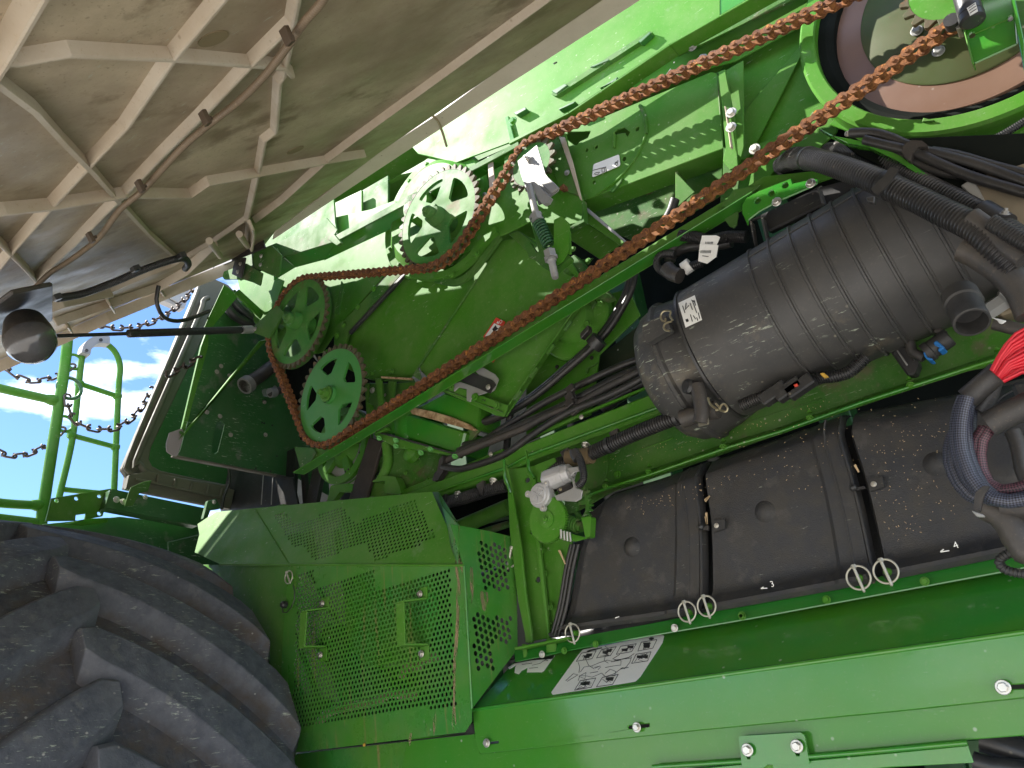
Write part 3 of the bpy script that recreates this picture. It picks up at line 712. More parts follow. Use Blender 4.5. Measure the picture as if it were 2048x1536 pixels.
# ================================================================== idler bracket and spring tensioner
def tension():
    t = thing('tensioner', 'galvanised spring tensioner with bent bracket, threaded rod and green clevis', 'chain tensioner')
    slab('bracket', W("E 278,415 390,322 440,490 455,510 520,570 515,590 415,665 400,672 360,540 325,570 300,500", -.035), .004, STEEL, t, rc=.002, holes=[circ(W("E 330,400", -.035)[0], .006, 12)])
    a, b, c_, d = W("E 400,535 455,508 520,572 475,605", -.038); 
    slab('bent_tab', [a, b, c_, d], .003, STEEL, t)
    slab('lower_tab', W("E 350,540 375,535 472,630 455,660 430,672 400,640", -.05), .012, STEEL, t, rc=.002)
    bolt(t, W("E 335,400", -.04)[0], .017, ZINC, stud=True)
    r0, r1 = W("E 345,555 395,760", -.055); d = (r1-r0).normalized()
    mesh('rod', *lathe(r0, d, [(0, .0095), ((r1-r0).length, .0095)], 16), STEEL, t, autos=.5)
    mesh('lock_nut', *lathe(r0.lerp(r1, .84), d, [(0, .016), (.02, .016), (.022, .019), (.026, .019)], 6), STEEL, t)
    s0, s1 = W("E 385,740 465,910", -.05); d = (s1-s0)
    L_ = d.length; e = d.normalized(); u = e.orthogonal().normalized(); w = e.cross(u); n = 11
    sp = [s0+e*L_*k/(n*16)+(u*math.cos(2*math.pi*k/16)+w*math.sin(2*math.pi*k/16))*.0155 for k in range(n*16+1)]
    mesh('spring', *sweep(sp, .0032, 7), mat('spring_green', (.02,.09,.03), .4, bump=.1), t, smooth=True)
    mesh('spring_cup', *lathe(s0-e*.006, e, [(0, .014), (.006, .019), (.012, .019)], 24), STEEL, t, autos=.5)
    slab('sleeve_plate', W("E 350,760 385,760 450,900 405,960", -.042), .004, GREEN2, t)
    slab('clevis', W("E 490,760 535,738 580,780 575,940 540,1000 470,1050 460,935 490,905", -.06), .005, GREEN, t, rc=.004)
    slab('clevis_base', W("E 370,960 480,925 575,965 585,985 480,1070 430,1040 365,985", -.045), .02, GREEN2, t, rc=.004)
    slab('clevis_side', W("E 318,905 345,885 400,965 380,990 345,980", -.04), .01, GREEN2, t, rc=.003)
    slab('clevis_strap', W("E 560,830 585,820 590,960 572,960", -.05), .006, GREEN, t)
    a, b = W("E 470,965 500,1100", -.07); d = (b-a).normalized()
    mesh('threaded_end', *lathe(a, d, [(0, .013), (.02, .013)]+[(.022+k*.0022, .0085 if k % 2 else .0098) for k in range(int(((b-a).length-.03)/.0022))]+[((b-a).length, .008)], 18), STEEL, t, autos=.5)
    mesh('end_nut', *lathe(a, d, [(-.012, .017), (.008, .017), (.009, .02), (.014, .02)], 6), STEEL, t)
tension()

# ================================================================== elevator housing
def elevator():
    t = thing('elevator_housing', 'large green elevator housing of two sheets joined by a slanted seam behind the chain', 'housing')
    pl = .10
    slab('left_sheet', W("D 700,350 860,190 1060,0 1180,-120 1750,-120 1612,0 1220,590 1160,672 950,690 860,670 640,560", pl), .006, GREEN, t)
    slab('right_sheet', W("D 1222,590 1612,0 1760,-230", .085)+W("E 170,880 350,860 560,950 700,1180 690,1215", .085)+W("I 1275,130 1180,255 722,935 300,770 140,620", .085), .006, GREEN, t)
    a, b = W("D 1218,596 1615,-4", .08); tube('seam', [a, b], .0035, GREEN2, t, seg=6)
    for u in (.25, .5, .8):
        p = a.lerp(b, u); d = (b-a).normalized(); MB().box(p, d*.022, V((0, .002, 0)), d.cross(V((0, 1, 0)))*.003).build('seam_weld', GREEN2, t, bev=.001)
    # folded right edge with tabs
    p0, p1 = W("I 722,935 1275,130", .085); q = V((.022, -.02, .008))
    e0, e1 = W("I 700,915 1240,140", .06)
    slab('edge_fold', [p0, p1, e1, e0], .004, GREEN, t)
    for s in ("I 1125,345 1170,280", "I 1005,505 1055,440", "I 890,665 940,600", "I 780,820 830,755"):
        a, b = W(s, .055); d = (b-a).normalized(); MB().box((a+b)/2, d*(b-a).length*.5, V((0, .004, 0)), d.cross(V((0, 1, 0)))*.0045).build('edge_tab', GREEN2, t, bev=.001)
    slab('bottom_fold', W("I 275,760 722,935", .085)+W("I 700,900 560,860 300,745", .05), .004, GREEN2, t)
    slab('bottom_fold', W("D 860,672 1165,690 1160,665 955,680", .07), .02, GREEN2, t)
    # flange with bolts on the upper left
    f = W("C 640,1290 760,1180 1140,780 1180,830 740,1310 720,1390 640,1420", .075); slab('bolted_flange', f, .01, GREEN2, t)
    slab('gasket', W("C 740,1305 1180,835 1190,850 745,1325", .07), .012, BLACKP, t)
    bolts(t, "C 915,1015 805,1140 708,1265 665,1335 1020,870", .07, .017, GREEN)
    bolts(t, "D 595,490 515,490 900,640 1035,625", .09, .015, GREEN)
    p = W("D 905,635", .09)
    # curved clamp ring under the upper sprocket
    arc = W("C 1180,915 1260,935 1420,920 1560,830 1680,690 1760,620", .05)
    mesh('clamp_ring', *sweep(resample(cmr(arc), .01), 0, prof=[(-.012, -.012), (.012, -.012), (.012, .012), (-.012, .012)]), GREEN, t, autos=.5)
    arc = W("C 1340,955 1480,975 1590,900 1700,760 1775,660", .06)
    mesh('clamp_ring', *sweep(resample(cmr(arc), .01), 0, prof=[(-.01, -.006), (.01, -.006), (.01, .006), (-.01, .006)]), GREEN2, t, autos=.5)
    bolts(t, "C 1615,780 1445,920", .03, .017, GREEN)
    # warning label behind the chain
    lab = W("D 1745,255 1810,283 1760,430 1745,540 1725,562 1700,552 1655,400", .082)
    slab('warning_label', W("D 1748,255 1812,285 1790,330 1660,395 1665,380", .0815), .001, REDL, t, rc=.002, bev=0)
    slab('warning_label', W("D 1700,552 1728,563 1765,505 1720,540", .0815), .001, REDL, t, bev=0)
    slab('label_white_field', W("D 1735,295 1790,318 1780,335 1672,390 1676,378", .0805), .001, WHITE, t, bev=0)
    slab('label_arrow', W("D 1745,308 1752,325 1765,330 1730,355 1722,335", .0795), .001, INK, t, bev=0)
    slab('label_arrow', W("D 1710,530 1745,508 1750,518 1722,552", .0795), .001, INK, t, bev=0)
    slab('label_triangle', W("D 1760,280 1770,300 1750,295", .0795), .001, WHITE, t, bev=0)
    p = W("D 1776,302", .0795)[0]; text(t, "D", p, V((.9,0,.35)).normalized(), V((-.35,0,.9)).normalized(), .016, WHITE, 0)
    # latch plate with black strip near the bottom
    slab('bottom_plate', W("Q 1385,485 1440,440 1800,570 1830,580 1800,660 1740,650 1590,580", .055), .006, GREEN, t)
    slab('rusty_bracket', W("Q 1450,440 1500,420 1700,490 1640,510 1590,520 1570,560 1545,550 1545,470 1490,460 1460,490", .05), .005, STEEL, t)
    slab('black_strip', W("Q 1560,350 1720,410 1745,440 1700,500 1500,410", .045), .006, BLACKP, t, rc=.003)
    slab('bare_metal_patch', W("Q 1590,330 1650,320 1740,370 1765,405 1735,480 1700,500 1690,440", .049), .003, STEEL, t, rc=.004)
    bolts(t, "Q 1442,460 1605,525 1752,585", .045, .017, GREEN); bolts(t, "Q 1695,458", .04, .012, ZINC)
    p = W("Q 1672,560", .0535)[0]; text(t, "2", p, V((.35,0,.9)).normalized(), V((-.9,0,.35)).normalized(), .02, INK, 0)
elevator()
# ================================================================== raised tan side cover (gull wing)
HU = ray((-575, 1215)); _v = ray((1700, 190)); HN = HU.cross(_v).normalized(); HV = HN.cross(HU).normalized()   # HU towards the cab, HN faces down
if HN.z > 0: HN = -HN
if HV.y < 0: HV = -HV
HP = hit((900, 238), ('Y', -.125)); HPL = (HP, HN)
def hoodpt(a, b): return HP + HU*a + HV*b
def hood():
    t = thing('side_cover', 'large tan ribbed fibreglass side cover swung up over the machine', 'cover panel')
    inner = [hit(p, HPL) for p in PX("Z 1290,-8 1000,183 760,340 545,478")]
    left = [hit(p, HPL) for p in PX("Z 529,491 376,556 211,624 104,673 0,719")]
    far = inner[0] - HU*2.35
    end = left[-1] + (left[-1]-left[-2]).normalized()*2.3
    far2 = far + (end - left[0])*1.0
    skin_in = [hit(p, HPL) for p in PX('Z 1300,-64 1000,140 760,305 552,462')]
    slab('skin', [far+(skin_in[0]-inner[0])]+skin_in+left+[end, far2], .012, TAN, t, flip=False, bev=.002)
    # outward facing flange along the inner edge
    LA = [hit(p, HPL) for p in PX('Z 552,462 640,398 760,305 880,228 1000,140 1205,0 1300,-64')]
    NB = HU.cross(V((0, .92, .12))).normalized()
    if NB.z > 0: NB = -NB
    FB = (LA[3], NB)
    a_ = [hit(p, FB) for p in PX('Z 548,466 640,396 760,303 880,226 1000,138 1205,-2 1300,-66')]; b_ = [hit(p, FB) for p in PX('Z 1300,-12 1000,180 760,338 545,480')]
    slab('inner_edge_flange', a_+[a_[-1]-HU*.9, b_[0]-HU*.9]+b_, .006, TANLT, t, bev=.001)
    tube('flange_step', [hit(p, (FB[0]+NB*.002, NB)) for p in PX('Z 862,228 874,240 884,262 893,292')], .004, TAN, t, seg=8)
    # thin metal-look band of fibreglass painted paler for bounced light along the inner edge and a step fold
    def rib(s, h=.036, th=.010, m=TANRIB, closed=False, ext=None, name='rib'):
        P = [hit(p, HPL) for p in PX(s)]
        if ext: P = [P[0]+(P[0]-P[1]).normalized()*ext[0]]+P+[P[-1]+(P[-1]-P[-2]).normalized()*ext[1]]
        n = len(P); vs = []; fs = []
        for i, p in enumerate(P):
            d = (P[min(i+1, n-1)]-P[max(i-1, 0)]).normalized(); s_ = d.cross(HN).normalized()
            hh = h(i/(n-1)) if callable(h) else h
            vs += [p-s_*th*.75-HN*.002, p+s_*th*.75-HN*.002, p+s_*th*.4+HN*hh, p-s_*th*.4+HN*hh]
        for i in range(n-1):
            for k in range(4): fs.append((i*4+k, i*4+(k+1) % 4, (i+1)*4+(k+1) % 4, (i+1)*4+k))
        fs += [(3, 2, 1, 0), tuple((n-1)*4+k for k in range(4))]
        return mesh(name, vs, fs, m, t, bev=.002)
    H = .018
    rib("A -80,350 0,215 115,0 180,-120", .026, ext=(.6, .6))
    rib("A -60,1590 60,1430 290,1160 525,900 720,690 985,290 1220,0 1310,-110", H, ext=(.3, .8))
    rib("A 270,1540 420,1400 600,1210 705,1110 940,860 1160,640 1440,335 1690,85 1720,-80", H, ext=(.1, .5))
    rib("A 1690,85 1690,150 1640,410 1618,440 1598,740 1535,790 1500,985 1440,1260", H*.9)
    rib("A 1440,1260 1240,1400 1000,1540 850,1600 640,1690", H*.8)
    rib("A 1480,1270 1640,1150 1900,910 2048,800 2500,470 3100,30 3400,-190", lambda u: .022-.006*u, ext=(0, 1.2), th=.006)
    rib("A -200,290 75,300 370,250 960,285 1430,330 1640,350 1690,400", H, ext=(.4, 0))
    rib("A -120,1210 0,1190 280,1165 700,1100 1090,1110 1200,1035 1500,985 1890,915 2048,890 2120,880", .022, ext=(.4, 0))
    rib("A -160,330 0,460 170,590 350,790 525,970 705,1180 860,1350 1030,1500", H, ext=(.5, 0), m=TANRIB)
    rib("A -80,1330 60,1470 130,1540 200,1620 250,1700", H)
    rib("A -200,2000 0,1880 350,1750 640,1690", .03)
    # lower end flange with short stiffeners
    P = [hit(p, HPL) for p in PX("Z 529,491 470,520 376,556 300,588 211,624 104,673 0,719")]
    P.append(P[-1]+(P[-1]-P[-2]).normalized()*.9)
    fl = MB()
    for a, b in zip(P, P[1:]):
        a2, b2 = a+HN*.045+HU*.004, b+HN*.045+HU*.004
        vs, fs = slab_geo([a, b, b2, a2], .008); fl.add(vs, fs)
    fl.build('end_flange', TANRIB, t)
    Q = [hit(p, HPL) for p in PX("B 250,640 330,560 500,500 740,400 870,310 1000,260")]
    for a, b in zip(Q, Q[1:]): pass
    rib("B 250,560 520,470 740,395 870,320 1010,180", .03, m=TANRIB)
    for s in ("B 500,460 525,500", "B 300,565 325,600", "B 740,395 765,430"): rib(s, .034, th=.008)
    # small lugs near the hinge
    for s in ("A 1225,1410 1290,1500", "A 1400,1370 1450,1440"):
        a, b = [hit(p, (HP+HN*.035, HN)) for p in PX(s)]; d = (b-a).normalized()
        mesh('hinge_lug', *lathe(a, d, [(0, .011), ((b-a).length, .010), ((b-a).length+.001, .006), ((b-a).length+.01, .006)], 16), TANRIB, t, autos=.5)
    rib("A 1440,1260 1450,1300 1440,1400", .05)
    # moulded round patches in the skin
    for s in ("A 1730,880", "A 1250,230"):
        c = [hit(p, (HP+HN*.0015, HN)) for p in PX(s)][0]; slab('round_pad', circ(c, .022, 24, HU, HV), .004, mat('tan_pad', (.22,.17,.09), .6), t, bev=0)
    slab('drain_hole', circ(hit((1111, 127), (HP+HN*.0015, HN)), .006, 12, HU, HV), .003, BLKMET, t, bev=0)
    return t
HOOD = hood()
HQ = (HP+HN*.045, HN)
def hood_fittings():
    t = thing('corrugated_conduit', 'thin dusty corrugated conduit clipped along the ribs of the tan cover', 'conduit')
    C_ = mat('dusty_conduit', (.16,.115,.07), .6, dust=.5, dustcol=(.3,.22,.14), bump=.2)
    P = [hit(p, HQ) for p in PX("A 2000,-200 1890,0 1780,130 1690,260 1560,430 1400,590 1210,740 1080,850 940,1000 830,1120 700,1230 570,1400 400,1530 290,1600 200,1690")]
    corr('conduit', P, .0060, C_, t, pitch=.0045, depth=.10, seg=14)
    for s in ("A 1680,210", "A 1200,690", "A 820,1090", "A 530,1390"):
        c = hit(PX(s)[0], (HP+HN*.052, HN)); MB().box(c, HU*.008, HV*.004, HN*.011).box(c+HU*.006+HV*.006, HU*.003, HV*.009, HN*.003).build('clip', mat('brown_clip', (.07,.045,.025), .5), t, bev=.001)
    t = thing('black_loom', 'thin black wiring loom strapped along the lower end of the tan cover', 'wiring loom')
    P = [hit(p, HQ) for p in PX("B 270,465 400,440 560,380 640,345 760,300 860,275 890,300 875,325")]
    corr('loom', P, .011, BLACKP, t, pitch=.005, depth=.08, seg=12)
    for s in ("B 270,460", "B 640,325", "B 858,262"):
        c = hit(PX(s)[0], HQ); MB().box(c, HU*.014, HV*.010, HN*.008).build('strap_clip', BLACKP, t, bev=.002)
    t = thing('looped_cable', 'thin black cable hanging in a loop from the cover edge to the machine', 'cable')
    tube('cable', [hit(p, ('X', -2.05-.02*i)) for i, p in enumerate(PX("B 750,405 740,480 770,550 830,572 900,560 990,525"))], .0065, HOSE, t, seg=10)
    # work light under the corner
    t = thing('work_light', 'round clear work light under a black bracket at the lower corner of the tan cover', 'work light')
    pl = (HP+HN*.10, HN)
    slab('bracket', [hit(p, pl) for p in PX("B -40,520 60,445 252,405 250,570 200,600 130,640 -40,640")], .01, BLKMET, t, bev=.003)
    c = hit(PX("B 140,655")[0], (HP+HN*.17, HN)); ax = (EYE-c).normalized()*.35+V((.25, .25, -.9)); ax.normalize()
    mesh('lamp_bowl', *lathe(c, ax, [(-.06, .02), (-.055, .042), (-.02, .050), (0, .053), (.006, .053)], 40), BLKMET, t, autos=.6)
    gl = mat('lamp_glass', (.060,.060,.065), .12, spec=.8, dust=.25, dustcol=(.2,.18,.15))
    mesh('lens', *lathe(c, ax, [(.004, .053), (.025, .051), (.045, .038), (.056, .018), (.058, 0)], 40), gl, t, autos=.8)
    for k in range(4): mesh('coil', *lathe(c-ax*.05+HU*(-.03+.015*k), HU, [(0, .024), (.007, .026), (.014, .024)], 18), BLACKP, t, autos=.5)
    bolt(t, hit(PX("B 155,572")[0], (HP+HN*.103, HN)), .012, STEEL, n=HN)
    # gas strut
    t = thing('gas_strut', 'black gas strut running from the cover corner to the green lug by the left sprocket', 'gas strut')
    b = hit((502, 659), ('Y', -.04)); a = hit(PX("B 200,645")[0], (HP+HN*.10, HN)); m_ = hit((255, 668), ('Y', 0)); 
    d = (b-a); L_ = d.length; e = d.normalized()
    # split where the tube begins
    best = min((abs((lambda q: 1024+F*q[0]/-q[2])(MC.transposed() @ (a+d*u-EYE))-254), u) for u in [i/200 for i in range(200)])[1]
    tube('rod', [a, a+d*best], .006, BLACKP, t, seg=12); mesh('cylinder', *lathe(a+d*best, e, [(0, .008), (.004, .0135), (L_*(1-best)-.05, .0135), (L_*(1-best)-.045, .010), (L_*(1-best), .010)], 24), BLACKP, t, autos=.5)
    mesh('end_fitting', *lathe(b-e*.045, e, [(0, .015), (.05, .015)], 16), STEEL, t, autos=.5)
    t = thing('strut_lug', 'rust specked green triangular lug holding the gas strut by the left sprocket', 'lug')
    slab('lug', W("C 70,1290 250,1130 300,1180 195,1355 80,1310", -.03), .006, GREEN2, t, rc=.008); bolt(t, W("C 105,1290", -.032)[0], .012, ZINC)
    # black hinge bar
    t = thing('hinge_bar', 'black perforated hinge bar bolted between the tan cover and the green beam', 'hinge')
    pl = ('Y', -.05)
    H = [circ(W(s, pl)[0], .005, 10) for s in ("B 900,358", "B 1010,322", "B 1025,292", "B 1090,295", "B 1195,228")]
    slab('bar', W("B 880,345 1010,300 1010,270 1240,180 1252,225 890,372", pl), .006, BLKMET, t, holes=H, rc=.003)
    slab('bar_foot', W("B 1110,280 1160,270 1140,370 1095,350", -.055), .006, BLKMET, t, rc=.006)
    slab('hinge_plate', W("B 1040,345 1165,300 1240,345 1230,400 1150,375 1060,375", -.04), .006, GREEN2, t, rc=.003)
    slab('hinge_plate', W("B 1200,245 1285,215 1330,260 1315,365 1200,320", -.035), .006, GREEN2, t, rc=.003)
    bolts(t, "B 1137,302 1125,340", -.058, .013, ZINC); bolts(t, "B 1235,265 1232,307", -.045, .013, ZINC)
hood_fittings()

# ================================================================== tyre
def tyre():
    t = thing('front_tyre', 'huge dusty black tractor tyre with deep chevron lugs in the lower left corner', 'tyre')
    C_ = V((-2.755, 0, EYE.z-.30)); R_ = 1.02; y0, y1 = -1.20, -.175; ym = (y0+y1)/2; hw = (y1-y0)/2
    def prof(y):                              # crown: radius of the carcass over width
        u = (y-ym)/hw; return R_*(1-.055*abs(u)**2.6)
    vs = []; fs = []; ny = 22; na = 120
    ys = [y0+(y1-y0)*j/ny for j in range(ny+1)]
    ring = [(y0-.01, R_*.62), (y0-.05, R_*.75), (y0-.03, R_*.88)]+[(y, prof(y)) for y in ys]+[(y1+.03, R_*.88), (y1+.05, R_*.75), (y1+.01, R_*.62)]
    m = len(ring)
    for i in range(na):
        a = 2*math.pi*i/na
        for y, r in ring: vs.append(V((C_.x+r*math.cos(a), y, C_.z+r*math.sin(a))))
    for i in range(na):
        for j in range(m-1): fs.append((i*m+j, i*m+j+1, ((i+1) % na)*m+j+1, ((i+1) % na)*m+j))
    rad = (C_.x, C_.z, R_-.005, R_+.022, (.088,.072,.060))
    TY = mat('tyre_rubber_worn', (.030,.036,.052), .62, dust=.38, dustcol=(.13,.130,.136), bump=1.0, bscale=95, col2=(.080,.088,.108), cscale=34, patch=.4, patchcol=(.105,.105,.108), pscale=30, wear=.5, wearcol=(.15,.155,.17), scratch=.5, sth=.60, spots=1.0, spotcol=(.36,.35,.32), spec=.35, radial=rad, streak=.0)
    mesh('carcass', vs, fs, TY, t, smooth=True)
    # lugs: curved bars from near the centre line to the shoulder
    NL = 23; h = .062
    def lug(side, a0, name='lug'):
        vs = []; fs = []; K = 15
        for k in range(K):
            u = k/(K-1)                       # 0 centre, 1 shoulder
            y = ym + side*hw*(-.06+1.06*u) 
            ang = a0 - .42*(u**1.25)
            w = (.052+.018*u)/R_              # half width, as an angle
            if k == 0: w *= .62
            r = prof(y)
            sl = .016/R_
            top = r+h*(1-.05*u)
            if u > .93: top = r+h*.85
            for dr, dw in ((-.01, w+sl*1.9), (top-r-.008, w+sl*.3), (top-r, w-sl*.4), (top-r, -(w-sl*.4)), (top-r-.008, -(w+sl*.3)), (-.01, -(w+sl*2.6))):
                rr = r+dr; aa = ang+dw; vs.append(V((C_.x+rr*math.cos(aa), y, C_.z+rr*math.sin(aa))))
        for k in range(K-1):
            for j in range(6): fs.append((k*6+j, k*6+(j+1) % 6, (k+1)*6+(j+1) % 6, (k+1)*6+j))
        fs.append(tuple(range(6))); 
        # shoulder end drops to the sidewall
        e = len(vs); y = ym+side*(hw+.035)
        for j in range(6):
            v = vs[(K-1)*6+j]; rr = R_*.87; a = math.atan2(v.z-C_.z, v.x-C_.x)-.03; vs.append(V((C_.x+rr*math.cos(a), y, C_.z+rr*math.sin(a))))
        for j in range(6): fs.append(((K-1)*6+j, (K-1)*6+(j+1) % 6, e+(j+1) % 6, e+j))
        fs.append(tuple(e+j for j in range(6)))
        mesh(name, vs, fs, TY, t, autos=.6, bev=.004)
    for k in range(NL):
        a = 2*math.pi*k/NL
        lug(1, a+TYROT); lug(-1, a+TYROT+math.pi/NL)
TYROT = .06
tyre()

# ================================================================== perforated guard
def guard():
    MUD = mat('dried_mud_streak', (.36,.27,.15), .8, bump=.4, bscale=60, col2=(.20,.20,.09), cscale=20)
    nt_ = MUD.node_tree; nz = nt_.nodes.new('ShaderNodeTexNoise'); nz.inputs['Scale'].default_value = 38; nz.inputs['Detail'].default_value = 7; mr = nt_.nodes.new('ShaderNodeMapRange'); mr.inputs['From Min'].default_value = .44; mr.inputs['From Max'].default_value = .60; mr.inputs['To Max'].default_value = .75
    gp = nt_.nodes.new('ShaderNodeNewGeometry'); mq = nt_.nodes.new('ShaderNodeMapping'); mq.inputs['Scale'].default_value = (2, 2, .35); nt_.links.new(gp.outputs['Position'], mq.inputs[0]); nt_.links.new(mq.outputs[0], nz.inputs['Vector']); nt_.links.new(nz.outputs[0], mr.inputs['Value']); nt_.links.new(mr.outputs[0], nt_.nodes['Principled BSDF'].inputs['Alpha'])
    t = thing('perforated_guard', 'green perforated sheet guard with two bar handles beside the tyre', 'guard')
    YM = -.13
    main = W("K 605,452 1535,457 1582,1210 1582,1290 1545,1345 720,1445 556,1462 570,900", YM)
    def lattice(outline, region, pitch, d, squash=1.0, ax=None, minus=()):
        c, a, b, n = frame_of(outline)
        if ax is not None: a = (ax-n*ax.dot(n)).normalized(); b = n.cross(a)
        to2 = lambda p: V(((p-c).dot(a), (p-c).dot(b)))
        reg = [to2(p) for p in region]; xs = [p.x for p in reg]; ys = [p.y for p in reg]; H = []
        j = 0; y = min(ys)
        while y < max(ys):
            x = min(xs)+(pitch/2 if j % 2 else 0)
            while x < max(xs):
                if inside(V((x, y)), reg): H.append([c+a*(x+math.cos(k*math.pi/4+.39)*d/2)+b*(y+math.sin(k*math.pi/4+.39)*d/2) for k in range(8)])
                x += pitch
            y += pitch*.866; j += 1
        return H
    X = V((1, 0, 0))
    reg = W("K 655,492 735,480 748,575 1060,482 1072,592 1150,570 1465,478 1498,1195 622,1332 640,900", YM)
    vs, fs = slab_geo(main, .002, lattice(main, reg, .0132, .0090, ax=X))
    mesh('front_sheet', vs, fs, GREEN4, t)
    # sloping top sheet
    fl = hit(PX("K 250,452")[0], ('Y', YM)); fr = hit(PX("K 1535,455")[0], ('Y', YM)); tp = hit(PX("K 800,118")[0], ('Y', -.05))
    PT = plane3(fl, fr, tp)
    top = [hit(p, PT) for p in PX("K 120,235 218,170 1370,62 1540,453 604,449 240,449 105,385 130,290")]
    reg = [hit(p, PT) for p in PX("K 522,180 588,165 640,243 885,135 958,228 1275,95 1395,312 1068,432 1010,340 740,432 690,352 632,362")]
    vs, fs = slab_geo(top, .002, lattice(top, reg, .0132, .0090, ax=X)); mesh('top_sheet', vs, fs, GREEN, t)
    a, b = [hit(p, (PT[0]-PT[1]*(.0015 if PT[1].dot(PT[0]-EYE) > 0 else -.0015), PT[1])) for p in PX("K 432,160 606,448")]; tube('fold_line', [a, b], .0018, GREEN, t, seg=5)
    a, b = [hit(p, ('Y', YM)) for p in PX("K 240,450 1540,455")]; tube('fold_edge', [a, b], .0035, GREEN, t, seg=8)
    # left facet beside the tyre, set back
    PF = plane3(hit(PX("K 606,450")[0], ('Y', YM)), hit(PX("K 558,1462")[0], ('Y', YM)), hit(PX("K 240,452")[0], ('Y', YM+.04))); slab('left_sheet', [hit(p, PF) for p in PX("K 130,452 607,449 572,900 560,1462 540,1560 0,1560 60,470")], .002, GREEN, t)
    # right side, folded back
    q = [hit(PX("K 1540,455")[0], ('Y', YM)), hit(PX("K 1584,1218")[0], ('Y', YM)), hit(PX("K 1825,895")[0], ('Y', .02))]; PR = plane3(*q)
    side = [hit(p, PR) for p in PX("K 1472,235 1655,268 1790,300 1818,288 1828,900 1584,1222 1540,455 1500,330")]
    H = []
    for s in ("K 1612,316 1768,350 1790,595 1640,575", "K 1582,712 1790,732 1805,865 1697,868 1708,1020 1600,1005"):
        H += lattice(side, [hit(p, PR) for p in PX(s)], .0165, .0125, ax=(q[2]-q[1]))
    vs, fs = slab_geo(side, .002, H); mesh('side_sheet', vs, fs, GREEN4, t)
    for s in ("K 1575,460 1588,470 1594,560 1590,640 1582,660 1574,560", "K 1625,590 1668,600 1672,640 1660,680 1655,700 1640,690 1632,640"): slab('mud_streak', [hit(p, (PR[0]-PR[1]*(.0006 if PR[1].dot(PR[0]-EYE) > 0 else -.0006), PR[1])) for p in PX(s)], .0004, MUD, t, bev=0)
    slab('corner_bevel', [hit(PX("K 1370,62")[0], PT), hit(PX("K 1392,70")[0], ('Y', .03)), hit(PX("K 1478,240")[0], PR), hit(PX("K 1545,456")[0], ('Y', YM))], .002, GREEN4, t)
    a, b = [hit(p, ('Y', YM-.001)) for p in PX("K 1541,458 1584,1218")]; tube('fold_edge', [a, b], .003, GREEN4, t, seg=8)
    slab('mud_streak', [hit(p, (PT[0]-PT[1]*(.0006 if PT[1].dot(PT[0]-EYE) > 0 else -.0006), PT[1])) for p in PX("K 1462,270 1490,330 1512,390 1536,452 1496,452 1490,400 1478,350")], .0004, MUD, t, rc=.004, bev=0)
    slab('mud_streak', W("K 1494,458 1536,458 1528,560 1518,700 1510,860 1500,1000 1492,1190 1500,1300 1484,1335 1478,1300 1484,1150 1482,1000 1492,860 1500,720 1500,600", YM-.0006), .0004, MUD, t, bev=0)
    for s in ("K 1250,1350 1262,1350 1258,1400 1250,1430 1244,1400", "K 1380,1235 1392,1232 1388,1330 1380,1365 1376,1300", "K 1340,1240 1346,1240 1344,1300 1338,1330"): slab('mud_streak', W(s, YM-.0006), .0004, MUD, t, bev=0)
    # handles
    for s1, s2 in (("K 800,625 800,690", "K 790,895 790,968"), ("K 1322,572 1322,640", "K 1330,885 1330,965")):
        a0, a1 = W(s1, YM-.004); b0, b1 = W(s2, YM-.004); o = V((-.028, -.05, 0)); h = MB()
        w = V((.014, 0, 0))
        path = [a0, a1, a1+o+V((0, 0, -.004)), b0+o+V((0, 0, .004)), b0, b1]
        for i, (p, q_) in enumerate(zip(path, path[1:])):
            vs, fs = slab_geo([p-w, p+w, q_+w, q_-w], .004); h.add(vs, fs)
        h.build('handle', GREEN, t, bev=.001)
        bolt(t, a0.lerp(a1, .5)+V((-.006, -.004, 0)), .0125, ZINC); bolt(t, b0.lerp(b1, .5)+V((-.006, -.004, 0)), .0125, ZINC)
    slab('clip_tab', W("K 490,150 575,128 575,138 500,150", .035), .02, GREEN, t)
    bolt(t, W("K 1010,1413", YM-.003)[0], .006, YEL); 
    # things behind the mesh: sunlit loom and pulley shapes
    t = thing('belt_drive_behind_guard', 'green ribbed drive parts glimpsed through the perforated guard', 'belt drive')
    slab('inner_sheet', W("K 500,300 1600,180 1600,1300 500,1430", .16), .01, DARK, t)  # near-black sheet paints the shaded inside seen through the holes
    c = W("K 1150,700", .05)[0]; mesh('pulley', *lathe(c, V((0, -1, 0)), [(-.04, .15), (-.02, .13), (0, .15), (.02, .13), (.04, .15), (.04, .12), (.02, .10), (.02, 0)], 48), GREEN, t, autos=.5)
    tube('pale_hose', W("K 760,1310 820,1240 950,1205 1080,1180 1150,1140 1280,1150", .0), .012, TAN, t)
    tube('pale_hose', W("K 1210,1050 1240,990 1300,1000 1320,960 1390,950", .0), .012, TAN, t)
    slab('inner_bar', W("K 900,1180 1290,1100 1300,1125 900,1200", .02), .02, GREEN3, t)
    # white decal squares of lit dirt omitted
guard()

